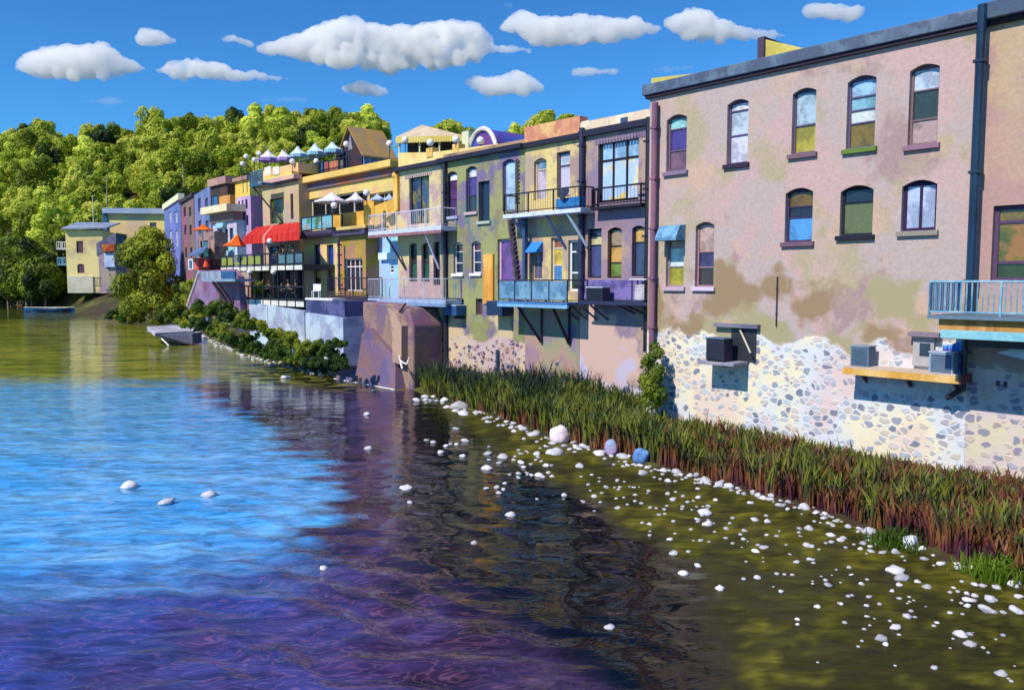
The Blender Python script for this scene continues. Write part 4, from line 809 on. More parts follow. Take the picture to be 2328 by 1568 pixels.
# yellow sloping parapet over the beige and green buildings
q = -.35; YP = thing('parapet_wall', ROW.pt(ROW.s(1010, q), B.zt, q), 'pale yellow rooftop parapet with square piers in front of the pavilion', 'wall')
ym = mat((222, 200, 130), (230, 208, 150), (214, 180, 110), scale=.5)
b = MB(); P = [upt(x, y, q) for x, y in ((908, 392), (1133, 344), (1133, 327), (1050, 338), (984, 346), (908, 347))]; b.prism(P, ROW.n * -.4); b.build('wall', ym, YP)
for x, y in ((979, 336), (1038, 327)): b = MB(); b.box(ROW, ROW.s(x - 7, q), ROW.s(x + 7, q), ROW.z(x, y + 22, q), ROW.z(x, y, q), q - .45, q + .06); b.build('pier', mat((214, 176, 96), (226, 190, 120)), YP, bevel=.03)
# domed arch
q = -3.0; DM = thing('arched_roof_dome', ROW.pt(ROW.s(1095, q), C_.zt, q), 'blue and purple half-round rooftop vault with a white rim', 'vault')
cx_, zb_ = ROW.s(1098, q), C_.zt - .3; rr = (ROW.s(1132, q) - ROW.s(1064, q)) / 2; hz = ROW.z(1098, 293, q) - zb_
arc = [ROW.pt(cx_ + rr * math.cos(math.pi * i / 20), zb_ + hz * math.sin(math.pi * i / 20) ** .8, q) for i in range(21)]
b = MB(); b.prism(arc, ROW.n * -3); b.build('vault', mat((60, 84, 176), (110, 60, 130), (84, 60, 150), scale=.55), DM)
b = MB()
for i in range(20): b.tube(arc[i] + ROW.n * .05, arc[i + 1] + ROW.n * .05, .14, n=6)
b.build('rim', plain((226, 220, 216)), DM)
b = MB(); b.box(ROW, ROW.s(1048, q), ROW.s(1064, q), zb_, ROW.z(1056, 297, q), q - 2, q - .1); b.build('side_wall', plain((60, 90, 150)), DM)
b = MB(); b.box(ROW, ROW.s(1058, q), ROW.s(1073, q), zb_, ROW.z(1065, 300, q), q - .4, q + .25); b.build('column', mat((206, 210, 176)), DM)
# white parasols before the dark openings
for x, ya, yb, xl, xr, q, lb in ((758, 437, 459, 718, 796, .6, 'widest white parasol before the dark restaurant opening'), (812, 437, 456, 788, 832, .3, 'white parasol half behind the orange pillar'), (860, 441, 454, 844, 880, -.4, 'pale blue parasol right of the orange pillar'), (887, 441, 454, 874, 902, -.5, 'small pale parasol at the stair wall')):
    umbrella(lb, x, ya, yb, xl, xr, q, mat((226, 218, 226), (206, 200, 222), scale=.9) if x < 850 else mat((166, 186, 220), (190, 206, 226), scale=.9), 484 if x < 850 else 470, val=.08)
om = mat((222, 96, 30), (206, 76, 26), (230, 120, 40), scale=.8)
umbrella('orange parasol above the small teal door', 467, 510, 524, 439, 489, 3.0, om, 560, val=0, seg=6)
umbrella('orange parasol at the left tip of the red awning', 543, 531, 560, 508, 560, 3.2, om, 600, val=0, seg=6)
t = thing('closed_parasol', ROW.pt(ROW.s(470, 3.6), ROW.z(470, 612, 3.6), 3.6), 'folded red-orange parasol standing under the small blue awning', 'umbrella')
v0, v1 = upt(470, 611, 3.6), upt(470, 588, 3.6); b = MB(); b.tube(v0 + Vector((0, 0, .15)), v1, .28, .05, n=8); b.build('canopy', plain((216, 66, 30)), t); b = MB(); b.tube(v0, v1, .03); b.build('pole', black, t)
for px, py, q, dn, lb in ((558, 371, -1, 2.5, 'lowest globe lamp at the far left of the roofs'), (567, 354, -1, 3.1, 'tall globe lamp at the far left of the roofs'), (585, 362, -.5, 2.8, 'large globe lamp left of the pale roof parasols'), (596, 348, -1, 3.2, 'globe lamp just above the leftmost roof parasol'),
        (670, 366, -.6, 1.4, 'pinkish globe lamp at the join of the two roof terraces'), (792, 327, -1.6, 2.2, 'globe lamp before the brown gable'), (889, 326, -1.2, 2.2, 'globe lamp at the right end of the brown roof'), (924, 318, -1.2, 1.6, 'globe lamp at the left corner of the pavilion'),
        (980, 324, -.3, .5, 'globe lamp on the left yellow pier'), (1038, 317, -.3, .5, 'globe lamp on the right yellow pier'), (1093, 320, -.5, .6, 'globe lamp before the blue and purple vault'), (836, 438, 1.5, .7, 'globe lamp on the orange pillar'), (762, 467, 1.2, .7, 'globe lamp on the orange parapet wall'),
        (615, 548, 2.9, 2.1, 'globe lamp hanging at the red awning edge'), (529, 618, 3.2, 1.0, 'globe lamp at the left of the lower terrace'), (568, 618, 3.2, 1.0, 'globe lamp second along the lower terrace'), (622, 618, 3.2, 1.0, 'globe lamp in the middle of the lower terrace'), (724, 366, -2.4, .8, 'cream globe lamp on the roof terrace panels')):
    lamp(lb, px, py, q, r=.22 if py < 500 else .2, down=dn)
lamp('orange globe ornament on top of the stair wall', 903, 399, .0, r=.28, down=.4, c=(222, 170, 80), group=None)
# blue balcony at the left of the beige house
do, a0, a1, zb, zt = balcony(Hh.root, ROW, 572, 601, 388, 416, 1.2, plain((44, 96, 130)), plain((60, 110, 150)), sp=.35, r=.05, rp=.05, thick=.2, sides=False)
b = MB(); b.tube(ROW.pt(a0 + .3, zb - .2, 1.0), ROW.pt(a1 - .2, zb - 3.0, -.5), .08); b.tube(ROW.pt(a1 - .2, zb - 3.0, -.5), ROW.pt(a0 + .5, zb - 4.1, .4), .08); b.build('brace', plain((60, 44, 50)), do)

# ---- small houses between
def block(name, label, x0, x1, yt, q, cols, wins=(), zb=2.5, depth=6, pl=ROW, cap=None, caph=.5, frame=(60, 60, 90), pane=(40, 44, 76), scale=.35, capov=.1):
    Bk = Building(name, label, 'building', pl, x0, x1, yt, zb, depth, mat(*cols, scale=scale), q=q)
    for w_ in wins: Bk.win(*w_[:4], frame=w_[5] if len(w_) > 5 else frame, panes=((1, w_[4] if len(w_) > 4 else pane),), arch=False, fw=.05, rec=.15)
    Bk.finish()
    if cap: Bk.band('roof_cap', Bk.zt + .002, Bk.zt + caph, -.6, .25, mat(*cap), e0=capov, e1=capov)
    return Bk
M1 = [(546, 550, 456, 480), (554, 558, 454, 478), (562, 567, 452, 474, (40, 34, 60)), (547, 551, 492, 516), (554, 558, 491, 515), (563, 568, 489, 512)]
block('mauve_house', 'narrow mauve house with two rows of three slit windows', 541, 574, 446, -.2, ((176, 150, 190), (160, 130, 170), (186, 160, 190)), M1, pane=(84, 66, 130))
block('yellow_penthouse', 'flat yellow box house above the narrow mauve house', 522, 573, 412, -3.2, ((222, 190, 90), (230, 200, 110)), (), zb=8, depth=5, cap=((160, 126, 120), (190, 150, 130)), caph=.35)
bk = block('balconied_flat', 'dark open balcony room with an orange parapet under a mauve roof', 484, 523, 420, -2.5, ((56, 50, 56), (84, 60, 50)), ((486, 499, 444, 466, (60, 110, 170), (120, 160, 200)),), zb=8, depth=5, cap=((176, 140, 130), (160, 126, 130)), caph=.7)
rb(bk.root, 'parapet', 503, 528, 444, 466, -2.4, -1.9, mat((206, 150, 80), (190, 130, 70)))
Tl = block('teal_house', 'pale teal and white house with a sketchy dark window frame', 487, 541, 503, .6, ((150, 196, 206), (176, 190, 206), (190, 206, 220), (186, 170, 200)), ((492, 497, 525, 560), (501, 508, 522, 562), (514, 521, 520, 570), (525, 533, 518, 552)), cap=((130, 110, 110),), caph=.7, capov=0, frame=(44, 70, 96), pane=(60, 90, 112))
Tl.band('balcony_slab', Tl.zt + .71, Tl.zt + 1.3, -.8, .9, mat((226, 222, 190), (216, 206, 170)), e0=.4, e1=.2)
b = MB(); b.prism([upt(496, 520, .62), upt(517, 517, .62), upt(519, 506, .62), upt(503, 507, .62)], ROW.n * .3); b.build('awning', plain((150, 200, 210)), Tl.root)
# far row turning away behind them
v0, v1 = at_Y(487, 640, 96), at_Y(378, 640, 138); FAR = Plane((v0.x, v0.y), (v0.x - v1.x, v0.y - v1.y))
def slits(x0, x1, n, rows): return [(x0 + (x1 - x0) * (i + .2) / n, x0 + (x1 - x0) * (i + .62) / n, y0, y1) + tuple(r_) for (y0, y1, *r_) in rows for i in range(n)]
block('blue_row_house', 'tall blue-lilac row house with two slit windows high up', 447, 487, 428, 0, ((84, 116, 166), (120, 120, 176), (134, 124, 180)), slits(452, 484, 2, ((448, 478), (500, 535))), pl=FAR, zb=1, pane=(50, 84, 140), depth=9, scale=.15)
block('brown_row_house', 'slim brown and rose row house between the two blue ones', 416, 446, 452, 0, ((116, 96, 100), (130, 110, 104), (150, 90, 120)), slits(420, 444, 2, ((468, 490), (510, 532), (562, 585))), pl=FAR, zb=1, pane=(50, 36, 66), depth=9, scale=.15, cap=((60, 50, 66),), caph=.5)
block('lilac_row_house', 'farthest lilac-blue row house with white slit windows and pale coping', 378, 415, 462, 0, ((100, 116, 180), (120, 120, 196), (90, 110, 176)), slits(386, 413, 2, ((478, 505), (522, 560))), pl=FAR, zb=1, pane=(200, 204, 226), frame=(180, 186, 214), depth=9, scale=.15, cap=((222, 222, 196),), caph=.9)
# low house with teal door, small awning and kiosk
LH = block('low_house', 'small tan and mauve house with a teal door beneath an orange parasol', 452, 490, 528, 1.6, ((170, 140, 126), (150, 120, 120), (100, 80, 90)), ((458, 475, 547, 585, (54, 96, 104), (30, 44, 60)),), zb=3)
KI = thing('kiosk', ROW.pt(ROW.s(445, 3), 5, 3), 'little red kiosk with a white window below a sloping blue awning', 'kiosk')
rb(KI, 'wall', 436, 452, 587, 614, 2.4, 3.4, mat((206, 96, 90), (190, 80, 76))); rb(KI, 'window', 429, 440, 589, 613, 3.3, 3.5, plain((222, 222, 230))); rb(KI, 'pane', 431, 437, 592, 610, 3.51, 3.53, plain((56, 96, 130)))
b = MB(); b.hexa([upt(428, 584, 4.2), upt(462, 576, 4.2), upt(462, 574, 4.2), upt(428, 582, 4.2), upt(444, 570, 1.8), upt(476, 560, 1.8), upt(476, 558, 1.8), upt(444, 568, 1.8)]); b.build('awning', mat((84, 110, 160), (70, 96, 140)), KI)
rb(KI, 'back_wall', 452, 488, 590, 614, 1.7, 2.3, mat((60, 40, 50), (110, 60, 60)))
# ---- ramp abutment with blue platform
q = 3.95; RA = thing('ramp_abutment', ROW.pt(ROW.s(480, q), 2, q), 'mauve sloping ramp wall with a white edge and a blue railed platform', 'wall')
f = [(424, 700), (545, 712), (541, 628), (525, 612), (453, 616)]
b = MB(); b.prism([upt(x, y, q) for x, y in f], ROW.n * -.5); b.build('wall', mat((126, 104, 146), (120, 80, 116), (140, 116, 150), scale=.4), RA)
b = MB(); b.tube(upt(423, 695, q + .05), upt(452, 618, q + .05), .09); b.build('edge', plain((226, 222, 232)), RA)
rb(RA, 'platform', 457, 534, 634, 640, q + .01, q + 1.4, mat((130, 150, 176), (110, 130, 160)))
rb(RA, 'side_panel', 457, 503, 617, 634, q + 1.3, q + 1.4, mat((140, 156, 176), (120, 130, 156), scale=1.5)); rb(RA, 'side_panel', 504, 534, 617, 634, q + 1.3, q + 1.4, mat((36, 84, 130), (44, 96, 150), scale=1.5))
for x in (484, 494): b = MB(); b.tube(upt(x, 641, q + 1.2), upt(x + 32, 690, q + .1), .13, n=6); b.build('strut', mat((110, 90, 104)), RA)
# ================================================================ LAND, LEFT BANK, WATER
SHORE_PX = [(2900, 1640), (2327, 1345), (2080, 1250), (1870, 1172), (1640, 1107), (1475, 1060), (1250, 998), (1100, 945), (960, 900), (940, 885), (936, 874), (850, 862), (778, 846), (700, 838), (600, 816), (540, 801), (490, 776), (440, 752), (428, 728), (360, 722), (250, 718), (190, 712), (150, 704), (60, 693), (-300, 690)]
SHORE = [at_z(x, y) for x, y in SHORE_PX]
poly = [(p.x, p.y) for p in SHORE] + [(-500, 260), (-500, 700), (500, 700), (500, 0)]
def inside(x, y):
    c = False; n = len(poly); j = n - 1
    for i in range(n):
        xi, yi = poly[i]; xj, yj = poly[j]
        if (yi > y) != (yj > y) and x < (xj - xi) * (y - yi) / (yj - yi) + xi: c = not c
        j = i
    return c
segs = [((a.x, a.y), (b_.x - a.x, b_.y - a.y)) for a, b_ in zip(SHORE, SHORE[1:])]
def sdist(x, y):
    best = 1e9
    for (ax, ay), (dx, dy) in segs:
        t = ((x - ax) * dx + (y - ay) * dy) / (dx * dx + dy * dy); t = 0 if t < 0 else 1 if t > 1 else t
        e = (x - ax - t * dx) ** 2 + (y - ay - t * dy) ** 2
        if e < best: best = e
    return math.sqrt(best)
RIDGE = [(-400, 350), (0, 332), (90, 290), (150, 322), (230, 292), (300, 300), (370, 262), (420, 268), (520, 282), (600, 256), (700, 268), (760, 252), (865, 256), (905, 300), (980, 290), (1030, 282), (1090, 298), (1190, 290), (1250, 268), (1310, 285), (1600, 330), (2400, 400)]
def ridge(px):
    for (x0, y0), (x1, y1) in zip(RIDGE, RIDGE[1:]):
        if px <= x1: return y0 + (y1 - y0) * max(0, (px - x0)) / (x1 - x0)
    return 400
def ground(x, y):
    d = sdist(x, y)
    if not inside(x, y): return -min(1.6, .3 * d)
    lo = .35 if x > -6.5 and y < 60 else 4.0 + 1.6 * max(0, min(1, (y - 100) / 60))
    s_ = .16 if x > -6.5 and y < 60 else .55 if y < 100 else .6
    h = lo * (1 - math.exp(-d * s_ / lo * 1.3))
    if y > 172:
        t = min(1, (y - 172) / 130); px = CX + F * x / y
        top = H + (640 - ridge(px)) / F * 302 - 16
        h += (top - h) * (t * t * (3 - 2 * t)) if px < 1700 else 12 * t
    return h + .12 * noise.noise(Vector((x * .4, y * .4, 0)))
v, f = [], []
xs = [-160 + 3.2 * i for i in range(38)] + [-38.4 + 1.0 * i for i in range(74)] + [36 + 4 * i for i in range(36)]
ys = [8 + 1.0 * i for i in range(100)] + [108 + 3.2 * i for i in range(82)]
for y in ys:
    for x in xs: v.append((x, y, ground(x, y)))
nx = len(xs)
for j in range(len(ys) - 1):
    for i in range(nx - 1):
        a = j * nx + i
        f.append((a, a + 1, a + 1 + nx, a + nx))
me = bpy.data.meshes.new('river_bank'); me.from_pydata(v, [], f); me.polygons.foreach_set('use_smooth', [True] * len(f))
gm = mat((66, 58, 34), (92, 100, 34), (60, 70, 24), (104, 112, 40), (76, 60, 44), scale=.13, k=.6, bump=.5, soft=.3); me.materials.append(gm)
o = bpy.data.objects.new('river_bank', me); col.objects.link(o); tag(o, kind='structure')
# distant ground reaching the horizon
b = MB(); b.quad((-9000, 360, 6), (9000, 360, 6), (9000, 9000, 20), (-9000, 9000, 20))
b.quad((-9000, 360, -2), (9000, 360, -2), (9000, 360, 6), (-9000, 360, 6)); b.quad((165, 10, -1), (3000, 10, 4), (3000, 365, 6), (165, 365, 3))
tag(b.build('distant_ground', gm, loc=(0, 0, 0)), kind='structure')

# ---- water
DK = [at_z(x, y) for x, y in ((1560, 1700), (1400, 1568), (1180, 1420), (960, 1300), (925, 1150), (930, 980), (936, 880))]
OL = [at_z(x, y) for x, y in ((1830, 1700), (1740, 1568), (1640, 1400), (1560, 1280), (1400, 1160), (1180, 1060), (1080, 985), (1000, 925))]
PB = [at_z(x, y) for x, y in ((1250, 1700), (1000, 1500), (820, 1320), (640, 1245), (760, 1190), (800, 1130), (730, 1060), (630, 1000), (560, 950), (500, 910), (430, 880))]
def xat(P, y):
    if y <= P[0].y: return P[0].x
    for a, b_ in zip(P, P[1:]):
        if y <= b_.y: return a.x + (b_.x - a.x) * (y - a.y) / (b_.y - a.y)
    return P[-1].x - (y - P[-1].y) * .15
def sm(a, b_, x): t = max(0, min(1, (x - a) / (b_ - a))); return t * t * (3 - 2 * t)
def mixc(a, b_, t): return tuple(x + (y - x) * t for x, y in zip(a, b_))
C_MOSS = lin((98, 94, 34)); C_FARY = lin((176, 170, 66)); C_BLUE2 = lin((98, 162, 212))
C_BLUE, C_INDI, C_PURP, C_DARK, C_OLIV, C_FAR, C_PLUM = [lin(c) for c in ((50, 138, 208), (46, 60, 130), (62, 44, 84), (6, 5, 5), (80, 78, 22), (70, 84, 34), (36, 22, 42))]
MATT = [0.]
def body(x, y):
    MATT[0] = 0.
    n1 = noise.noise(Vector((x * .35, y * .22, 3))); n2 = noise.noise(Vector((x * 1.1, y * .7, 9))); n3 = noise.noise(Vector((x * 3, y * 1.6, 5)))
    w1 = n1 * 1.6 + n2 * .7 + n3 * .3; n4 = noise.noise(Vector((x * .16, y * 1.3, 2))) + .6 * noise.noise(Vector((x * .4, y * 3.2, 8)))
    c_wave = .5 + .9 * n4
    # indigo near; sky blue, plum and far yellow-green paint reflections into the water colour
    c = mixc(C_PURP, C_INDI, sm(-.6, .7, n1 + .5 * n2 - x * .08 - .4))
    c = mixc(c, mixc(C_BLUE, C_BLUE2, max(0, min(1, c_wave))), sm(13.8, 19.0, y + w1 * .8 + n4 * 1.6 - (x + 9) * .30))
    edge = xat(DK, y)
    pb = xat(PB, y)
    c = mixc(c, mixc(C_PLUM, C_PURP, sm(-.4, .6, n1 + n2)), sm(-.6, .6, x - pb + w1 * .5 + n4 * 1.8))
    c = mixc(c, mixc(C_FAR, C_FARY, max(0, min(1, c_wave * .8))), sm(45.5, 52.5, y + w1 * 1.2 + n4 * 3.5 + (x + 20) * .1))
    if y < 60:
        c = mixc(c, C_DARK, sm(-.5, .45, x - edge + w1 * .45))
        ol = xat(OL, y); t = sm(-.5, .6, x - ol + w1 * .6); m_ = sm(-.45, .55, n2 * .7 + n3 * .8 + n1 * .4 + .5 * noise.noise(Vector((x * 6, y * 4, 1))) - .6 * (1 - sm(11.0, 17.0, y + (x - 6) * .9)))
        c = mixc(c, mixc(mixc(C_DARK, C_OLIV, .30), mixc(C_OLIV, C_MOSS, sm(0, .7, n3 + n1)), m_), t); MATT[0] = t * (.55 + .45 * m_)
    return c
v, f, cl = [], [], []
def wave(x, y):
    amp = .022 + .06 * math.exp(-((x - xat(DK, y) + 3.2) / 3.2) ** 2) * math.exp(-((y - 15) / 7) ** 2)
    u = (x * .55 + y * .84); 
    n_ = noise.noise(Vector((x * .5, y * .5, 0))) * 1.5
    z = math.sin(u * 5.2 + n_ * 3 + noise.noise(Vector((x * 1.3, y * 1.3, 4))) * 2) * amp * .6 + noise.noise(Vector((x * 1.2, y * 2.1, 7))) * amp
    return z
xs = [-34 + .22 * i for i in range(215)]; ys = [8 * (1.0132 ** i) for i in range(214)]
for y in ys:
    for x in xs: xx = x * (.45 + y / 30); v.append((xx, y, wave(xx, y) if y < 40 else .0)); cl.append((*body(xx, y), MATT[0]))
nx = len(xs)
for j in range(len(ys) - 1):
    for i in range(nx - 1): a = j * nx + i; f.append((a, a + 1, a + 1 + nx, a + nx))
yl = ys[-1]
def add_far(p):
    b0 = len(v)
    for q_ in p: v.append(q_); cl.append((*C_FAR, 0))
    f.append((b0, b0 + 1, b0 + 2, b0 + 3))
add_far([(-2500, yl, 0), (2500, yl, 0), (2500, 700, 0), (-2500, 700, 0)])
x0a, x0b = xs[0] * (.45 + 8 / 30), xs[0] * (.45 + yl / 30)
add_far([(-2500, 8, 0), (x0a, 8, 0), (x0b, yl, 0), (-2500, yl, 0)]); add_far([(-2500, -60, 0), (60, -60, 0), (60, 8, 0), (-2500, 8, 0)])
me = bpy.data.meshes.new('river_water'); me.from_pydata(v, [], f); me.polygons.foreach_set('use_smooth', [True] * len(f))
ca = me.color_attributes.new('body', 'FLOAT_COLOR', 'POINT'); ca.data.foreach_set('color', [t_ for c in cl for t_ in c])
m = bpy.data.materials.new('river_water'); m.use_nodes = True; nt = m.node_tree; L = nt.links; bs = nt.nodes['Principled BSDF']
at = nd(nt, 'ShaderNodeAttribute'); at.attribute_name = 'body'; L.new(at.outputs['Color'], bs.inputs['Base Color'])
bs.inputs['IOR'].default_value = 1.34
ro = nd(nt, 'ShaderNodeMapRange'); ro.inputs[3].default_value = .06; ro.inputs[4].default_value = .75; L.new(at.outputs['Alpha'], ro.inputs[0]); L.new(ro.outputs[0], bs.inputs['Roughness'])   # algae mats break the surface and are matt
rs = nd(nt, 'ShaderNodeMapRange'); rs.inputs[3].default_value = .5; rs.inputs[4].default_value = .1; L.new(at.outputs['Alpha'], rs.inputs[0]); L.new(rs.outputs[0], bs.inputs['Specular IOR Level'])
g = nd(nt, 'ShaderNodeNewGeometry'); mp = nd(nt, 'ShaderNodeMapping'); mp.inputs['Scale'].default_value = (.55, 1.5, 1); mp.inputs['Rotation'].default_value = (0, 0, R(-14)); L.new(g.outputs['Position'], mp.inputs[0])
n1 = nd(nt, 'ShaderNodeTexNoise'); n1.inputs['Scale'].default_value = .9; n1.inputs['Detail'].default_value = 4; n1.inputs['Roughness'].default_value = .55; n1.inputs['Distortion'].default_value = .8; L.new(mp.outputs[0], n1.inputs['Vector'])
bp = nd(nt, 'ShaderNodeBump'); bp.inputs['Strength'].default_value = .5; bp.inputs['Distance'].default_value = .06; L.new(n1.outputs[0], bp.inputs['Height']); L.new(bp.outputs[0], bs.inputs['Normal'])
# thin pinkish streaks near the viewer: ripple highlights painted into the base colour
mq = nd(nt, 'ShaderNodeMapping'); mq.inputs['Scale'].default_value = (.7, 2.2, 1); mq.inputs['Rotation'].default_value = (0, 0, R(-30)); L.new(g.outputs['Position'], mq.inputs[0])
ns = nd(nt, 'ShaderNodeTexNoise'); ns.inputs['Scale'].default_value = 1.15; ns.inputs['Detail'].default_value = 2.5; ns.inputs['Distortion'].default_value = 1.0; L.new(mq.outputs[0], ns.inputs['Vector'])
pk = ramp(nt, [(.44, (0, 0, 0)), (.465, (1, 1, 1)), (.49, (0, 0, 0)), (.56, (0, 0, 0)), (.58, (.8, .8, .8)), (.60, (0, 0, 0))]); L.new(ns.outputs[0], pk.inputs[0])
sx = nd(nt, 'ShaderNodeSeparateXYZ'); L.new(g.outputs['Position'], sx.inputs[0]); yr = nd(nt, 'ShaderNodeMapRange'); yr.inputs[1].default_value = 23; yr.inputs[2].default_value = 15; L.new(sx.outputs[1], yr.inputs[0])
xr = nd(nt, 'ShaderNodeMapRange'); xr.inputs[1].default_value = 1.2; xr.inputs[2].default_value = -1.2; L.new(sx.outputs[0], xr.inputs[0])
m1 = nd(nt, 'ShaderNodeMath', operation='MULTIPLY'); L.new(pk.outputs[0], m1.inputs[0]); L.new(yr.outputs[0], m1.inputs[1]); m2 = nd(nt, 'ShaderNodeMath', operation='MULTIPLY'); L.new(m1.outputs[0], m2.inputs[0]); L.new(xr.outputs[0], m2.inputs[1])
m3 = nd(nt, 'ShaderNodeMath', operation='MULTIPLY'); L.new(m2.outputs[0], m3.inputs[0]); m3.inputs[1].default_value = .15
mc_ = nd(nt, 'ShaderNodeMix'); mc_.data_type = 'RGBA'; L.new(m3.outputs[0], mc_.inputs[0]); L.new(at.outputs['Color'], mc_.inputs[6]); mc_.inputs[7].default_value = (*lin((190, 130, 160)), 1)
nv = nd(nt, 'ShaderNodeTexNoise'); nv.inputs['Scale'].default_value = 2.2; nv.inputs['Detail'].default_value = 6; nv.inputs['Roughness'].default_value = .65; nv.inputs['Distortion'].default_value = .6; L.new(mp.outputs[0], nv.inputs['Vector'])
vr = nd(nt, 'ShaderNodeMapRange'); vr.inputs[1].default_value = .34; vr.inputs[2].default_value = .66; vr.inputs[3].default_value = .5; vr.inputs[4].default_value = 1.5; L.new(nv.outputs[0], vr.inputs[0])
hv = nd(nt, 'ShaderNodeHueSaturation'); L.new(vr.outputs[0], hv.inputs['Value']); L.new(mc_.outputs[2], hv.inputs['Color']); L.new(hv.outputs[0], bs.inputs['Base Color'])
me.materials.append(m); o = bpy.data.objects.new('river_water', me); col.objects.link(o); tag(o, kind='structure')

# ================================================================ HOUSES ON THE LEFT BANK
def lhouse(name, label, px, Y, ang, w_, ybase, ytop, depth, cols, scale=.12):
    p = at_Y(px, 640, Y); pl = Plane((p.x, p.y), (math.cos(ang), math.sin(ang)))
    Bk = Building(name, label, 'building', pl, px, px + w_, ytop, at_Y(px, ybase, Y).z - 1.5, depth, mat(*cols, scale=scale), s0=0, s1=pl.s(px + w_), yx=px + w_ * .3); return Bk, pl
Y1, p1 = lhouse('yellow_house', 'three-storey yellow riverside house with a grey lean-to roof and balconies', 153, 172, .2, 84, 650, 523, 9, ((238, 216, 146), (228, 206, 140), (200, 182, 150), (240, 224, 156)))
Y1.win(177, 192, 548, 575, (110, 50, 60), ((1, (106, 54, 66)),), arch=False, fw=.2); Y1.win(177, 193, 600, 621, (120, 80, 90), ((1, (106, 60, 76)),), fw=.2); Y1.finish()
b = MB(); zt = Y1.zt; b.hexa([p1.pt(-.5, zt, .8), p1.pt(Y1.s1 + 1.2, zt + .3, .8), p1.pt(Y1.s1 + 1.2, zt + .6, .8), p1.pt(-.5, zt + .3, .8), p1.pt(-.5, zt + 2.0, -9.5), p1.pt(Y1.s1 + 1.2, zt + 2.0, -9.5), p1.pt(Y1.s1 + 1.2, zt + 2.3, -9.5), p1.pt(-.5, zt + 2.3, -9.5)]); b.build('roof', mat((140, 152, 176), (126, 140, 166), scale=.2), Y1.root)
b = MB(); b.box(p1, .2, Y1.s1 * .7, Y1.zb, Y1.zb + 3.6, .01, .25); b.build('plinth', mat((216, 212, 190), (200, 196, 180)), Y1.root)
PL = Plane((p1.p.x - 3.6 * 0, p1.p.y), (-p1.n.x * -1, -p1.n.y * -1)); 
for (yt_, yb_, c1, c2) in ((550, 565, (222, 218, 216), (222, 218, 216)), (586, 601, (110, 170, 206), (120, 180, 210))):
    zb, zt_ = at_Y(140, yb_, 172).z, at_Y(140, yt_, 172).z; b = MB(); b.box(p1, -2.0, -.02, zb - .2, zb, -5, -.5); do = b.build('balcony', plain(c1), Y1.root)
    b = MB(); railing(b, p1, -1.95, -.05, zb, zt_, -.55, .35, .06, 0, 1, .07); b.build('railing', plain(c2), do)
Y2, p2 = lhouse('long_house', 'long beige and yellow house with a pale blue-grey flat roof behind the round tree', 250, 186, .12, 132, 560, 486, 8, ((214, 186, 150), (236, 208, 124), (240, 214, 130), (210, 178, 146)), .07)
Y2.win(345, 360, 506, 520, (130, 100, 110), ((1, (96, 70, 90)),), arch=False, fw=.15); Y2.finish()
b = MB(); b.box(p2, -.8, Y2.s1 + .5, Y2.zt + .002, Y2.zt + 1.2, -8.4, .9); b.build('roof', mat((150, 166, 196), (166, 176, 200), scale=.2), Y2.root)
b = MB(); b.box(p2, -1.0, -.02, Y2.zb, Y2.zt + .4, -7, .3); b.build('side_wall', mat((50, 96, 140), (40, 80, 120)), Y2.root)
Y3, p3 = lhouse('mauve_wing', 'mauve plastered wing with a red and orange timber balcony beside the yellow house', 226, 166, .1, 38, 650, 556, 6, ((160, 140, 160), (150, 130, 150), (176, 160, 150)))
Y3.win(243, 250, 573, 583, (200, 214, 234), ((1, (30, 34, 50)),), arch=False, fw=.1); Y3.finish()
b = MB(); b.prism([p3.pt(-.3, Y3.zt - 2.4, .05), p3.pt(Y3.s1 + .3, Y3.zt + .1, .05), p3.pt(Y3.s1 + .3, Y3.zt + 2.4, .05), p3.pt(-.3, Y3.zt + .2, .05)], p3.n * -6); b.build('roof', mat((110, 110, 136), (84, 90, 120)), Y3.root)
b = MB(); b.box(p3, 1.1, 3.6, Y3.zt - 1.4, Y3.zt - .0, .06, 1.0); b.build('balcony', mat((160, 60, 40), (200, 120, 50), scale=.6), Y3.root)
b = MB(); b.box(p3, 1.3, Y3.s1, Y3.zt - 4.6, Y3.zt - 1.8, .06, .5); b.build('bay', mat((190, 206, 230), (170, 190, 226)), Y3.root)
b = MB()
for i in range(6): b.tube(p3.pt(-.6 + .28 * i, Y3.zb + 1.5, 1.5), p3.pt(-.6 + .28 * i, Y3.zb + 3.2, 1.5), .05, n=4)
b.tube(p3.pt(-.7, Y3.zb + 3.2, 1.5), p3.pt(1.1, Y3.zb + 3.2, 1.5), .07); b.tube(p3.pt(-.7, Y3.zb + 1.5, 1.5), p3.pt(1.1, Y3.zb + 1.5, 1.5), .07); tag(b.build('slatted_gate', plain((60, 50, 62))), 'dark slatted gate at the foot of the mauve wing', 'gate')
t = thing('flag_pole', at_Y(213, 520, 176), 'thin white pole rising over the yellow house roof', 'pole'); b = MB(); b.tube(at_Y(213, 522, 176), at_Y(210, 448, 176), .10, .05, n=6); b.build('pole', plain((226, 222, 200)), t)
b = MB(); b.ball(at_Y(210, 447, 176), .16, 8, 5); b.build('finial', plain((226, 222, 200)), t)
# pale rock face on the wooded hill
b = MB(); p0 = at_Y(388, 400, 262); b.prism([at_Y(x, y, 262) for x, y in ((376, 404), (396, 410), (396, 350), (388, 330), (376, 345))], (3, 6, 0)); tag(b.build('rock_face', mat((176, 166, 130), (160, 146, 120), (150, 140, 110), scale=.3, streak=1, bump=.5)), 'pale bare rock face showing between the hillside trees', 'rock')
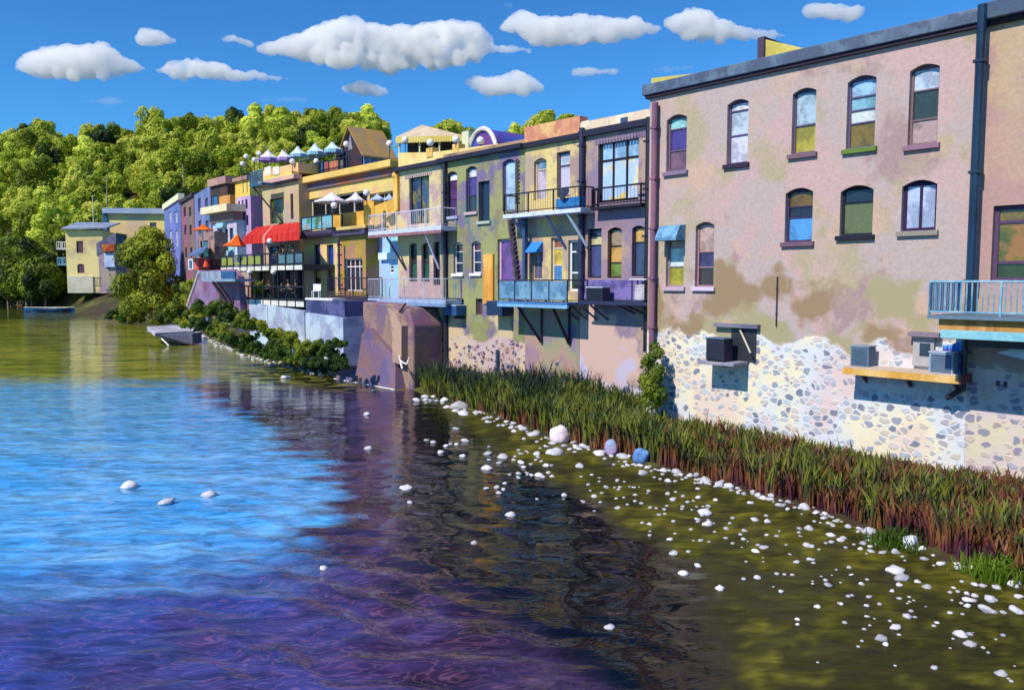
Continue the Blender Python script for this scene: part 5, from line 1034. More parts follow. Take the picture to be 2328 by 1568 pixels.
# jetty
t = thing('concrete_jetty', at_z(400, 768), 'grey concrete jetty slab jutting over the water from the far shrubs', 'jetty')
A_, B_, D_, E_ = at_z(334, 742, 1.6), at_z(440, 737, 1.6), at_z(440, 752, 1.25), at_z(352, 757, 1.25)
b = MB(); up_ = Vector((0, 0, .38)); b.hexa([A_ - up_, E_ - up_, D_ - up_, B_ - up_, A_, E_, D_, B_]); b.build('slab', mat((166, 164, 180), (190, 188, 200), (150, 150, 166)), t, bevel=.05)
b = MB(); p = [at_z(x, y, z) for x, y, z in ((384, 783, .1), (437, 783, .1), (437, 758, 1.1), (362, 762, 1.1))]; b.prism(p, (0, 2.4, 0)); b.build('pier', mat((96, 100, 124), (120, 120, 140)), t)
b = MB(); b.tube(at_z(337, 752, 1.1), at_z(362, 764, .9), .07); b.tube(at_z(362, 764, .9), at_z(384, 786, .05), .07); b.build('edge_beam', plain((226, 224, 232)), t)
# moored flat boat
c = at_z(112, 709); t = thing('moored_boat', c, 'long low blue boat with pale benches moored by the far left bank', 'boat')
L_ = 5.2; b = MB(); N = 10; sec = []
for i in range(N + 1):
    u = -1 + 2 * i / N; hw = 1.2 * (1 - abs(u) ** 3.2) + .12; sec.append([c + Vector((u * L_, -hw * .7, 0)), c + Vector((u * L_, -hw, .75 + .2 * u * u)), c + Vector((u * L_, hw, .75 + .2 * u * u)), c + Vector((u * L_, hw * .7, 0))])
for i in range(N):
    for k in range(3): b.quad(sec[i][k], sec[i + 1][k], sec[i + 1][k + 1], sec[i][k + 1]) if k != 1 else b.quad(sec[i][1] - Vector((0, 0, .3)), sec[i + 1][1] - Vector((0, 0, .3)), sec[i + 1][2] - Vector((0, 0, .3)), sec[i][2] - Vector((0, 0, .3)))
b.build('hull', mat((30, 84, 130), (50, 110, 160), (24, 50, 84), scale=.5, rough=.4), t)
for i, u in enumerate((-.5, -.1, .3, .62)):
    b = MB(); p = c + Vector((u * L_, 0, .8)); b.hexa([p + Vector(v_) for v_ in ((-.5, -.9, 0), (.5, -.9, 0), (.5, .9, 0), (-.5, .9, 0), (-.5, -.9, .08), (.5, -.9, .08), (.5, .9, .08), (-.5, .9, .08))]); b.build('bench', plain((206, 206, 176) if i > 1 else (90, 130, 100)), t)
b = MB(); b.tube(c + Vector((-L_, 0, .95)), c + Vector((L_, 0, .95)), .06); b.build('rail', plain((216, 214, 200)), t)
for k, (x, y, lb) in enumerate(((48, 640, 'blue covered boat hauled out on the far left beach'), (74, 636, 'second blue covered boat nearer the dark trees'))):
    c = at_Y(x, y + 8, 232); c.z = max(ground(c.x, c.y) + .1, c.z); t = thing('covered_boat', c, lb, 'boat'); b = MB(); b.ball(c + Vector((0, 0, .9)), 2.0, 12, 8, .55); b.build('cover', mat((110, 156, 206), (84, 130, 190)), t, smooth=True)
    b = MB(); b.tube(c + Vector((-1.6, 0, .25)), c + Vector((1.6, 0, .25)), .5, .3, n=8); b.build('hull', plain((60, 80, 130)), t)
# ================================================================ STONES
stm = mat((222, 220, 230), (196, 200, 216), (232, 230, 236), scale=3, fine=14, k=.85, bump=.3)
_nt = stm.node_tree; _b = _nt.nodes['Principled BSDF']; _s = _b.inputs['Base Color'].links[0].from_socket; _oi = nd(_nt, 'ShaderNodeObjectInfo'); _r = nd(_nt, 'ShaderNodeMapRange'); _r.inputs[3].default_value = .55; _r.inputs[4].default_value = 1.05
_h = nd(_nt, 'ShaderNodeHueSaturation'); _nt.links.new(_oi.outputs['Random'], _r.inputs[0]); _nt.links.new(_r.outputs[0], _h.inputs['Value']); _nt.links.new(_s, _h.inputs['Color']); _nt.links.new(_h.outputs[0], _b.inputs['Base Color'])
SM = []
for k in range(6):
    bm = bmesh.new(); bmesh.ops.create_icosphere(bm, subdivisions=2, radius=1)
    fx, fy, fz = rnd.uniform(.85, 1.1), rnd.uniform(.6, .85), rnd.uniform(.42, .6)
    for v_ in bm.verts:
        n_ = 1 + .42 * noise.noise(v_.co * 1.1 + Vector((k * 7, 0, 0))) + .22 * noise.noise(v_.co * 2.6 + Vector((0, k * 5, 0)))
        v_.co = Vector((v_.co.x * fx * n_, v_.co.y * fy * n_, v_.co.z * fz * n_))
    me = bpy.data.meshes.new('stone'); bm.to_mesh(me); bm.free(); me.materials.append(stm); me.polygons.foreach_set('use_smooth', [True] * len(me.polygons)); SM.append(me)
R2 = [(410,265,40),(460,300,70),(545,320,60),(600,330,60),(650,340,30),(615,365,36),(665,355,25),(690,385,40),(740,360,35),(770,385,40),(800,410,55),(850,385,50),(850,415,36),(905,420,30),(945,425,40),(725,436,40),(900,452,60),(1045,465,70),(985,462,25),(1105,493,35),(1163,500,36),(520,418,32),(420,405,40),(330,397,25),(355,432,25),(410,458,20),(448,457,20),(458,498,85),(475,562,70),(415,532,35),(220,472,24),(190,505,30),(135,560,34),(585,588,34),(690,600,40),(817,510,28),(825,545,50),(750,535,50),(1100,543,25),(1135,550,20),(1210,568,30),(1015,587,40),(1070,587,55),(880,630,30),(434,656,40),(253,648,36),(277,733,55),(362,720,30),(418,803,45),(335,850,65),(545,937,55),(765,872,48),(880,850,30),(925,853,25),(700,778,20),(755,720,50),(805,700,55),(1060,685,60),(1085,690,40),(995,782,40),(1080,770,50),(950,733,16),(1140,865,20),(1090,907,20),(1165,887,30),(1180,918,55),(905,953,35),(1118,1045,45),(1250,1025,36),(1000,1118,35),(1277,1135,30),(1120,1368,20),(675,695,16),(710,660,14),(575,345,30),(560,300,30),(520,340,26),(640,310,30)]
D3 = [(15,157,36),(70,250,40),(190,263,45),(265,300,30),(360,305,120),(50,330,80),(55,382,50),(130,370,70),(150,352,60),(170,425,36),(235,400,30),(310,395,60),(350,367,40),(288,435,45),(370,420,60),(375,457,65),(418,403,40),(465,375,100),(520,355,36),(567,343,34),(470,470,75),(570,468,90),(625,498,35),(645,528,25),(635,420,80),(745,437,75),(790,412,55),(800,520,75),(940,560,85),(877,568,28),(1050,557,48),(1120,583,65),(1195,590,60),(1257,605,40),(1322,583,65),(1370,638,75),(1443,637,58),(1497,712,75),(1562,703,50),(1565,825,90),(1380,748,75),(1270,733,68),(1205,720,60),(1103,697,38),(1037,748,44),(1008,783,38),(1070,777,38),(1145,795,50),(1208,812,55),(1168,855,120),(1147,893,55),(1335,850,120),(1310,932,145),(1435,947,60),(1542,940,115),(565,617,150),(620,675,130),(600,725,60),(747,702,65),(822,745,80),(543,775,50),(600,835,50),(682,860,30),(298,717,48),(95,602,26),(220,808,36),(360,822,50),(132,878,46),(342,892,55),(340,982,50),(162,1028,45),(318,1080,38),(455,1160,110),(490,1200,50),(525,1013,32),(568,1068,95),(665,985,90),(725,985,40),(903,1032,52),(1003,952,52),(1095,1130,110),(1170,1125,60),(1175,1205,90),(1435,1132,55),(883,1387,60),(1415,1445,110),(812,900,24)]
Z3 = [(370,485,65),(425,460,60),(480,455,40),(557,477,70),(570,530,50),(660,530,130),(690,575,100),(795,567,45),(850,560,35),(900,540,35),(915,562,50),(855,630,50),(945,600,55),(980,628,45),(1025,635,50),(1090,668,75),(1170,702,105),(1240,732,22),(632,675,48),(433,752,40),(480,768,52),(565,790,40),(597,777,32),(640,780,35),(697,760,65),(530,833,50),(682,860,48),(858,795,25),(848,845,65),(858,885,35),(952,868,80),(843,945,78),(927,908,45),(1025,888,38),(1075,845,40),(1122,835,22),(1075,905,52),(1143,915,36),(1095,745,36),(1183,762,30),(1205,805,24),(1250,797,45),(1175,885,30),(1245,925,50),(1213,895,30),(1310,840,130),(1185,848,60),(1290,775,60),(1378,797,65),(1440,770,60),(1415,742,45),(1505,800,80),(1610,845,95),(1475,930,65),(1705,917,28),(1800,922,40),(1690,860,40),(1770,870,100),(1885,925,45),(1950,930,30),(1985,950,30),(1905,980,80),(1960,960,25),(1980,1003,25),(2045,960,60),(2130,970,70),(2075,1030,50),(2122,1030,35),(2170,1018,28),(2020,1015,28),(2215,1000,30),(998,985,28),(1058,980,45),(1145,988,35),(1197,992,65),(1057,1005,35),(965,1043,35),(910,1073,48),(840,1080,45),(955,1085,35),(925,1110,45),(1368,1125,45),(1577,1135,50),(1655,1070,42),(1710,1072,20),(1738,1085,28),(1840,1072,35),(1877,1068,15),(1850,1165,32),(1730,1213,50),(2070,1115,40),(2125,1102,25),(2175,1130,32),(2107,1155,52),(2207,1170,32),(2050,1222,28),(2012,1258,32),(1950,1323,36),(2085,1425,46),(2113,1522,68),(2213,1507,30),(1005,1260,78),(295,1080,90),(320,1175,40),(755,1450,55),(40,810,65),(28,577,50),(77,418,40)]
items = [(1424 + x * .388, 974.4 + y * .388, w_ * .388) for x, y, w_ in R2] + [(1873.8 + x * .283, 1124.3 + y * .283, w_ * .283) for x, y, w_ in D3] + [(824.5 + x * .3346, 749.5 + y * .3346, w_ * .3346) for x, y, w_ in Z3]
items += [(380, 1143, 40), (475, 1127, 34), (295, 1107, 40), (650, 860, 22), (737, 1293, 24), (1385, 1427, 26), (2205, 1465, 30)]
def chain(pts, n, jit, w0, w1):
    out = []
    for i in range(n):
        t = rnd.random() * (len(pts) - 1); k = int(t); u = t - k
        out.append((pts[k][0] + (pts[k + 1][0] - pts[k][0]) * u + rnd.gauss(0, 1) * 3, pts[k][1] + (pts[k + 1][1] - pts[k][1]) * u + rnd.gauss(0, 1) * jit, rnd.uniform(w0, w1)))
    return out
far_items = chain([(445, 757), (490, 778), (545, 799), (600, 813), (690, 833), (770, 845)], 120, 3.2, 5, 12)
items += [(x, y, w_) for x, y, w_ in chain([(960, 905), (1100, 948), (1250, 1000), (1475, 1062), (1640, 1107), (1870, 1172), (2080, 1248), (2327, 1340)], 150, 6, 6, 16)]
items += [(rnd.uniform(1150, 2320), 0, rnd.uniform(6, 13)) for _ in range(130)]
items = [(x, y if y else 1010 + (x - 1150) * .30 + abs(rnd.gauss(0, .5)) * (60 + (x - 1150) * .22), w_) for x, y, w_ in items]
recs = []
for x, y, w_ in items + far_items:
    p = at_z(x, y); g_ = ground(p.x, p.y)
    if g_ > .05: p = at_z(x, y, min(g_, .5)); p.z = max(.0, min(ground(p.x, p.y), .6))
    else: p.z = 0
    recs.append((w_ * p.y / F / 2 * 1.08, p, x, y))
recs.sort(key=lambda t_: -t_[0] / t_[1].y)
def zone(x, y, p):
    if x < 790 and y < 870: return 'small pale stone in the band of stones below the left bank shrubs', 'stones edging the left bank', 'stone'
    if x < 800: return 'white stone alone in the open blue and violet water', 'lone stones in open water', 'stone'
    d = sdist(p.x, p.y)
    wh = 'near the abutment end' if x < 1180 else 'around the pink boulder' if x < 1400 else 'around the blue-faced boulder' if x < 1600 else 'in the middle of the shore' if x < 1860 else 'by the big round boulder' if x < 2120 else 'at the right edge'
    if y > 1420: wh += ', close to the viewer'
    if d < .9: return 'pale stone at the foot of the reeds ' + wh, 'stones along the reed edge ' + wh, 'stone'
    if p.x < xat(OL, p.y) + .3: return 'white stone standing in the dark still water ' + wh, 'stones in the dark water ' + wh, 'stone'
    return 'white stone over the green algae shallows ' + wh, 'stones in the algae shallows ' + wh, 'stone'
first = True
small = MB()
for k, (r, p, x, y) in enumerate(recs):
    lb, gr, ct = zone(x, y, p)
    if k < 286:
        o = bpy.data.objects.new('stone', SM[k % 6]); col.objects.link(o); o.location = p + Vector((0, 0, r * .12)); o.scale = (r, r * rnd.uniform(.85, 1.2), r * rnd.uniform(.8, 1.2)); o.rotation_euler = (rnd.uniform(-.25, .25), rnd.uniform(-.25, .25), rnd.uniform(-.7, .7))
        tag(o, lb, ct, gr)
    else: small.ball(p + Vector((0, 0, r * .1)), r, 7, 5, .55)
tag(small.build('small_stones', stm, smooth=True), 'many tiny pale stones sprinkled along both water edges', 'stones', kind='stuff')
def boulder(label, x, y, wpx, hpx, cols, seed, rot=0):
    p = at_z(x, y); r = wpx * p.y / F / 2; h = hpx * p.y / F * 1.05
    bm = bmesh.new(); bmesh.ops.create_icosphere(bm, subdivisions=3, radius=1)
    for v_ in bm.verts:
        c_ = v_.co.copy(); m_ = max(abs(c_.x), abs(c_.y), abs(c_.z)); c_ = c_.lerp(c_ / m_ * .85, .35); n_ = 1 + .18 * noise.noise(c_ * 1.2 + Vector((seed, 0, 0))) + .05 * noise.noise(c_ * 4)
        v_.co = Vector((c_.x * r * n_, c_.y * r * .8 * n_, (c_.z * .5 + .38) * h * n_))
    me = bpy.data.meshes.new('boulder'); bm.to_mesh(me); bm.free(); me.materials.append(mat(*cols, scale=1.2, bump=.4)); me.polygons.foreach_set('use_smooth', [True] * len(me.polygons))
    o = bpy.data.objects.new('boulder', me); col.objects.link(o); o.location = (p.x, p.y, max(0, ground(p.x, p.y)) - .05); o.rotation_euler = (0, rot, seed); tag(o, label, 'boulder')
boulder('large pinkish white boulder at the foot of the reeds', 1274, 1003, 56, 44, ((226, 206, 212), (200, 190, 214), (232, 216, 220)), 1)
boulder('upright mauve boulder between the pink and the blue boulders', 1390, 1033, 34, 42, ((170, 150, 190), (140, 160, 200), (180, 150, 180)), 2, .1)
boulder('bright blue-faced boulder with a white edge below the reeds', 1454, 1052, 38, 40, ((92, 140, 196), (206, 222, 236), (80, 120, 180)), 3, -.1)
boulder('big round pale blue-grey boulder amid the stones by the bright grass tuft', 2068, 1244, 42, 36, ((190, 200, 226), (206, 212, 232)), 4)
boulder('tan boulder at the waterline on the far left', 36, 692, 32, 20, ((216, 180, 130), (200, 160, 110)), 6)

# ================================================================ REEDS AND GRASS
def blades(name, n, sampler, hmin, hmax, wd, m, lean=.25, seed=3):
    r_ = random.Random(seed); V, Fc, C = [], [], []
    for _ in range(n):
        x, y, hs = sampler(r_)
        z = ground(x, y) - .05; h = r_.uniform(hmin, hmax) * hs * (1.25 if r_.random() < .06 else 1) * (1 + .35 * noise.noise(Vector((x * 1.4, y * 1.4, 5)))); a = r_.uniform(0, math.pi); dx, dy = math.cos(a) * wd * r_.uniform(.6, 1.3), math.sin(a) * wd
        lx, ly = r_.gauss(0, lean) * h * .5, r_.gauss(0, lean) * h * .5; b0 = len(V)
        for t, w_ in ((0, 1), (.45, .95), (.8, .6)): V.append((x - dx * w_ + lx * t * t, y - dy * w_ + ly * t * t, z + h * t)); V.append((x + dx * w_ + lx * t * t, y + dy * w_ + ly * t * t, z + h * t))
        V.append((x + lx, y + ly, z + h * (1 - .15 * abs(lx + ly)))); Fc += [(b0, b0 + 1, b0 + 3, b0 + 2), (b0 + 2, b0 + 3, b0 + 5, b0 + 4), (b0 + 4, b0 + 5, b0 + 6)]
    me = bpy.data.meshes.new(name); me.from_pydata(V, [], Fc); me.materials.append(m); o = bpy.data.objects.new(name, me); col.objects.link(o); return o
m = bpy.data.materials.new('reed_blades'); m.use_nodes = True; nt = m.node_tree; L = nt.links; bs = nt.nodes['Principled BSDF']; bs.inputs['Roughness'].default_value = .7
g = nd(nt, 'ShaderNodeNewGeometry'); mp = nd(nt, 'ShaderNodeMapping'); mp.inputs['Scale'].default_value = (1.5, 1.5, .28); L.new(g.outputs['Position'], mp.inputs[0])
n1 = nd(nt, 'ShaderNodeTexNoise'); n1.inputs['Scale'].default_value = .75; n1.inputs['Detail'].default_value = 3; L.new(mp.outputs[0], n1.inputs['Vector'])
sx = nd(nt, 'ShaderNodeSeparateXYZ'); L.new(g.outputs['Position'], sx.inputs[0]); ma = nd(nt, 'ShaderNodeMath', operation='MULTIPLY_ADD'); ma.inputs[1].default_value = -.009; L.new(sx.outputs[1], ma.inputs[0])
a2 = nd(nt, 'ShaderNodeMath', operation='MULTIPLY_ADD'); L.new(sx.outputs[2], a2.inputs[0]); a2.inputs[1].default_value = -.24; L.new(n1.outputs[0], a2.inputs[2]); L.new(a2.outputs[0], ma.inputs[2])
cs = [tuple(v_ * .8 for v_ in lin(c)) for c in ((24, 44, 40), (44, 74, 26), (122, 128, 30), (50, 60, 32), (132, 84, 44), (96, 40, 50), (72, 40, 66), (140, 84, 40))]
rp_ = ramp(nt, [(-.0 + p_, c) for p_, c in zip((.0, .06, .14, .19, .25, .30, .35, .42), cs)]); mr = nd(nt, 'ShaderNodeMapRange'); mr.inputs[1].default_value = -.28; mr.inputs[2].default_value = .62; mr.inputs[4].default_value = .48
L.new(ma.outputs[0], mr.inputs[0]); L.new(mr.outputs[0], rp_.inputs[0]); L.new(rp_.outputs[0], bs.inputs['Base Color'])
def reed_s(r_):
    while True:
        t = r_.random() ** .8; y = 49.5 - t * 37; sh = None
        for a, b_ in zip(SHORE, SHORE[1:]):
            if a.y <= y < b_.y: sh = a.x + (b_.x - a.x) * (y - a.y) / (b_.y - a.y)
        if sh is None: continue
        pl = BIG if y < 33 else ROW; wx = pl.p.x + (pl.p.y - y) * .885
        u = r_.random(); x = sh + .35 + (wx - .15 - sh - .35) * u ** 1.15
        if x < sh + .3: continue
        tp = 1 - min(1, max(0, u)) * max(.15, min(.72, (42 - y) / 22))
        return x, y, tp * (.66 + .38 * noise.noise(Vector((x * .35, y * .5, 0))) + .3 * math.exp(-((y - 38.5) / 2.2) ** 2)) * (.82 if y < 26 else .9)
o = blades('reeds', 26000, reed_s, 1.3, 2.5, .032, m, .42); tag(o, 'dense green, brown and purple reeds between the water and the wall bases', 'reeds', kind='stuff')
gt = foliage((50, 80, 20), (80, 110, 28), (110, 140, 36), .8)
for x, y, lb in ((2030, 1222, 'bright green grass tuft beside the big round boulder'), (2262, 1290, 'bright green grass tuft at the right edge of the bank')):
    p = at_z(x, y, .2); V = blades('grass_tuft', 420, lambda r_: (p.x + r_.gauss(0, .28), p.y + r_.gauss(0, .28), 1), .25, .55, .016, gt, .6, 5); tag(V, lb, 'grass')

# ================================================================ SHRUBS AND TREES
def leaf_mesh(name, blobs, n, size, m, seed=0, up=.3, inner=.25):
    r_ = random.Random(seed); V, Fc = [], []; wt_ = [c[3] ** 2 for c in blobs]; tot = sum(wt_)
    for (bx, by, bz, br), w_ in zip(blobs, wt_):
        for _ in range(int(n * w_ / tot)):
            d_ = Vector((r_.gauss(0, 1), r_.gauss(0, 1), r_.gauss(0, 1) + up)).normalized(); rad = br * (1 - inner * r_.random() ** 1.5) * (1 + .34 * noise.noise(d_ * 1.9 + Vector((bx, by, bz))))
            p = Vector((bx, by, bz)) + d_ * rad; nn = (d_ + Vector((r_.gauss(0, .34), r_.gauss(0, .34), r_.gauss(0, .34)))).normalized(); u = nn.orthogonal().normalized(); q_ = r_.uniform(0, 6.28); w2 = nn.cross(u); a_ = u * math.cos(q_) + w2 * math.sin(q_); b_ = nn.cross(a_)
            s_ = size * r_.uniform(.6, 1.3); b0 = len(V); V += [p - a_ * s_, p - b_ * s_ * .6, p + a_ * s_, p + b_ * s_ * .6]; Fc.append((b0, b0 + 1, b0 + 2, b0 + 3))
    me = bpy.data.meshes.new(name); me.from_pydata(V, [], Fc); me.materials.append(m); return me
def blobset(r_, n, R_, hz, z0, br):
    out = []
    for i in range(n):
        t = r_.random(); a = r_.uniform(0, 6.28); z = z0 + hz * t; rr = R_ * math.sqrt(max(.05, 1 - ((t - .42) / .62) ** 2)) * r_.uniform(.25, .85)
        out.append((rr * math.cos(a), rr * math.sin(a), z, br * r_.uniform(.7, 1.2) * (1.1 - .35 * t)))
    return out
bark = mat((120, 104, 84), (96, 84, 76), (140, 126, 100), scale=1.2, streak=1, bump=.6)
f_hill = foliage((92, 108, 26), (146, 160, 44), (186, 190, 80), .09, k=1.25)
f_dark = foliage((28, 44, 26), (66, 86, 28), (120, 136, 40), .16, k=1.3)
f_bush = foliage((50, 64, 28), (92, 106, 30), (150, 158, 46), .30, k=1.3)
f_bank = foliage((30, 52, 24), (66, 92, 26), (140, 146, 40), .35, k=1.25)
f_pale = foliage((130, 146, 40), (166, 180, 60), (200, 206, 90), .12, k=1.4)
def tree_proto(seed, m, h=15, R_=5.2, nb=24, nl=8500, size=.34):
    r_ = random.Random(seed); bl = blobset(r_, nb, R_, h * .62, h * .36, R_ * .42); cm_ = leaf_mesh('crown', bl, nl, size, m, seed)
    b = MB(); b.tube((0, 0, -1.5), (r_.uniform(-.2, .2), 0, h * .4), .34, .24, n=8)
    for i in range(7):
        t_ = bl[i * 3 % nb]; b.tube((0, 0, h * (.28 + .03 * i)), (t_[0] * .8, t_[1] * .8, t_[2]), .15, .05, n=5)
    b.tube((0, 0, h * .38), (0, 0, h * .85), .22, .06, n=6)
    me = bpy.data.meshes.new('trunk'); me.from_pydata(b.v, [], b.f); me.materials.append(bark); return cm_, me
HP = [tree_proto(k, f_hill) for k in range(4)] + [tree_proto(20, f_dark), tree_proto(30, f_pale)]
def place_tree(loc, s_, rz, proto, label, group, cat='tree', name='broadleaf_tree'):
    t = thing(name, loc, label, cat, group); t.scale = (s_, s_, s_ * rnd.uniform(.9, 1.12)); t.rotation_euler = (0, 0, rz)
    for nm, me in (('crown', proto[0]), ('trunk', proto[1])):
        o = bpy.data.objects.new(nm, me); col.objects.link(o); o.parent = t
    return t
cnt = 0
Ys = [186, 197, 209, 221, 234, 247, 261, 276, 291, 304]
for j, Y in enumerate(Ys):
    px = -60 + (j % 2) * 35
    while px < 1420:
        p_ = px + rnd.uniform(-12, 12); X = (p_ - CX) * Y / F; y_ = Y + rnd.uniform(-3, 3)
        far = p_ > 1000 and j < 7; hid = 420 < p_ and j < 4; house = 130 < p_ < 400 and j < 1
        if not (far or hid or house or (p_ > 870 and p_ < 975)):
            z = ground(X, y_); k = rnd.choice([0, 1, 2, 3, 0, 1, 2, 3, 4, 5]) if j > 1 else rnd.choice([0, 4, 4, 1, 2])
            lbs = {4: ('dark green tree low on the wooded hillside', 'dark trees on the hillside'), 5: ('pale yellow-green tree on the wooded hillside', 'pale trees on the hillside')}
            lb, gr = lbs.get(k, ('mid-green rounded tree on the wooded hillside', 'green trees on the hillside'))
            wh = 'left of the pale yellow house' if p_ < 130 else 'above the yellow house' if p_ < 250 else 'above the long beige house' if p_ < 375 else 'above the far lilac row houses' if p_ < 490 else 'above the mauve and yellow flats' if p_ < 590 else 'behind the roof parasols' if p_ < 790 else 'behind the brown gabled house' if p_ < 930 else 'behind the tent pavilion' if p_ < 1060 else 'behind the green-stained building' if p_ < 1200 else 'behind the yellow-beige building'
            hh_ = 'lower slope' if j < 4 else 'middle slope' if j < 7 else 'skyline'
            lb = lb.replace('low on the wooded hillside', 'on the wooded hillside').replace('on the wooded hillside', 'on the %s %s' % (hh_, wh)); gr = '%s, %s %s' % (gr, hh_, wh)
            place_tree((X, y_, z), rnd.uniform(.78, 1.08), rnd.uniform(0, 6.28), HP[k], lb, gr); cnt += 1
        px += 46 + rnd.uniform(-4, 6)
print('hill trees', cnt)
# dark overhanging trees at far left
for x, yb, Y, s_, lb in ((20, 640, 186, .95, 'dark dense tree at the left edge over the pale beach'), (62, 650, 180, 1.05, 'tall dark tree overhanging the far left water'), (104, 655, 178, .9, 'dark tree right beside the yellow house'), (128, 600, 190, .8, 'shaded tree behind the yellow house corner')):
    X = (x - CX) * Y / F; place_tree((X, Y, ground(X, Y)), s_, x, HP[4], lb, None)
# the big round bush tree before the far row
r_ = random.Random(5); Yb = 117.0; cpx, W_b = 340, 92 * Yb / F
bl = []
for i in range(60):
    a = r_.uniform(0, 6.28); t = r_.random(); rr = W_b * r_.uniform(.3, .86) * math.sqrt(max(.08, 1 - (t * 1.05) ** 2.4)); bl.append((rr * math.cos(a), rr * math.sin(a) * .8, .6 + 10.2 * t, 1.7 * r_.uniform(.7, 1.1)))
me = leaf_mesh('crown', bl, 30000, .19, f_bush, 7); X = (cpx - CX) * Yb / F; gz = ground(X, Yb)
b = MB(); b.tube((0, 0, -.5), (.3, 0, 5), .45, .25, n=8)
for i in range(10): t_ = bl[i * 5]; b.tube((0, 0, 1 + .3 * i), (t_[0] * .8, t_[1] * .8, t_[2]), .15, .05, n=5)
tm_ = bpy.data.meshes.new('trunk'); tm_.from_pydata(b.v, [], b.f); tm_.materials.append(bark)
place_tree((X, Yb, .9), 1.0, 0, (me, tm_), 'big round dark-green bushy tree in front of the long beige house', None, 'tree', 'bushy_tree')
# shrubs on the left bank
SH = []
for k in range(4):
    r_ = random.Random(40 + k); bl = []
    for i in range(20): a = r_.uniform(0, 6.28); rr = r_.uniform(.1, 1.0); z = r_.uniform(-.1, .8) * (1.15 - rr * .7); bl.append((rr * math.cos(a), rr * math.sin(a), z, .25 * r_.uniform(.5, 1.3)))
    cm_ = leaf_mesh('foliage', bl, 4600, .06, f_bank, k); b = MB()
    for i in range(5): t_ = bl[i]; b.tube((0, 0, -.3), (t_[0], t_[1], t_[2]), .03, .012, n=4)
    sm_ = bpy.data.meshes.new('stems'); sm_.from_pydata(b.v, [], b.f); sm_.materials.append(bark); SH.append((cm_, sm_))
def shrub(x, y, Y, rpx, label, group='shrubs on the left bank'):
    p = at_Y(x, y, Y); r = rpx * Y / F; k = rnd.randrange(4); t = thing('shrub', (p.x, p.y, p.z - r * .5), label, 'shrub', group); t.scale = (r, r, r * 1.0); t.rotation_euler = (0, 0, rnd.uniform(0, 6.28))
    for nm, me in (('foliage', SH[k][0]), ('stems', SH[k][1])): o = bpy.data.objects.new(nm, me); col.objects.link(o); o.parent = t
def bz(x): return 'below the mauve ramp' if x < 550 else 'below the left part of the lower terrace' if x < 625 else 'below the right part of the lower terrace' if x < 694 else 'below the dark blue low wall'
def rowY(x, q): return ROW.pt(ROW.s(x, q), 0, q).y
for i, (x, y, r) in enumerate(((452, 690, 26), (476, 684, 26), (502, 690, 26), (528, 704, 28), (556, 716, 28), (585, 722, 30), (612, 733, 28), (640, 742, 28), (668, 752, 26), (695, 762, 26), (722, 772, 26), (748, 772, 24), (766, 756, 22), (768, 790, 22))):
    shrub(x, y + (8 if x < 600 else 18), rowY(x, 5.4 + (2.0 if x < 560 else 0)), r * rnd.uniform(1.0, 1.45), 'leafy shrub of the upper row ' + bz(x), 'upper row shrubs ' + bz(x))
for i, (x, y, r) in enumerate(((432, 722, 28), (462, 726, 30), (494, 742, 30), (525, 758, 30), (556, 770, 30), (588, 782, 28), (620, 790, 28), (652, 800, 26), (684, 808, 26), (714, 816, 24), (744, 820, 24), (766, 820, 22))):
    shrub(x, y, rowY(x, 6.6 + (3.0 if x < 540 else 0)), r * rnd.uniform(.95, 1.35), 'leafy shrub by the stone edging ' + bz(x), 'lower row shrubs ' + bz(x))
for i, (x, y, Y, r) in enumerate(((395, 708, 100, 26), (410, 690, 98, 26), (430, 668, 96, 28), (426, 640, 98, 22), (372, 716, 112, 20), (300, 712, 118, 22), (268, 708, 122, 18), (405, 718, 97, 18))):
    shrub(x, y, Y, r * 1.4, 'dark shrub in the thicket at the foot of the big bushy tree', 'thicket shrubs by the big bushy tree')
# potted plants on the lower terrace
for i, (x, q_, s_) in enumerate(((586, 2.7, .5), (592, 2.9, .62), (598, 2.2, .45))):
    c = ROW.pt(ROW.s(x, q_), zb0, q_); t = thing('potted_plant', c, ('leftmost potted bush on the lower terrace', 'tallest potted bush by the lower terrace rail', 'small potted bush nearest the seated figure on the lower terrace')[i], 'potted plant')
    b = MB(); b.tube(c, c + Vector((0, 0, .4)), .16, .22, n=12); b.build('pot', plain((96, 60, 50)), t)
    for nm, me in (('foliage', SH[i][0]), ('stems', SH[i][1])): o = bpy.data.objects.new(nm, me); col.objects.link(o); o.parent = t; o.scale = (s_, s_, s_ * 1.5); o.location = (0, 0, .55)
# pale bare trunks standing in front of the wooded slope
tk = mat((170, 156, 120), (150, 136, 110), bump=.3)
for i, (x0, y0, x1, y1) in enumerate(((512, 500, 508, 408), (524, 506, 524, 420), (536, 508, 532, 412), (547, 500, 552, 425), (560, 498, 556, 418), (470, 520, 466, 440), (308, 590, 304, 512), (238, 470, 243, 400), (420, 425, 415, 372))):
    Y_ = 205 if y0 > 460 else 230; p0, p1 = at_Y(x0, y0, Y_), at_Y(x1, y1, Y_); p0.z = min(p0.z, ground(p0.x, p0.y))
    lb_ = ('%s pale bare trunk before the wooded slope' % ('first from the left of five', 'second of five', 'middle one of five', 'fourth of five', 'rightmost of five', 'lone slanting', 'spiky lone', 'far left short', 'high lone')[i])
    b = MB(); b.tube(p0 - Vector((0, 0, 1)), p1, .26, .10, n=7); rr_ = random.Random(i)
    for k in range(7): a_ = p0.lerp(p1, .45 + .08 * k); d_ = Vector((rr_.choice((-1, 1)) * rr_.uniform(.8, 1.8), rr_.uniform(-1, .5), rr_.uniform(.3, 1.2))); b.tube(a_, a_ + d_, .07, .02, n=4)
    tag(b.build('bare_trunk', tk), lb_, 'tree trunk')
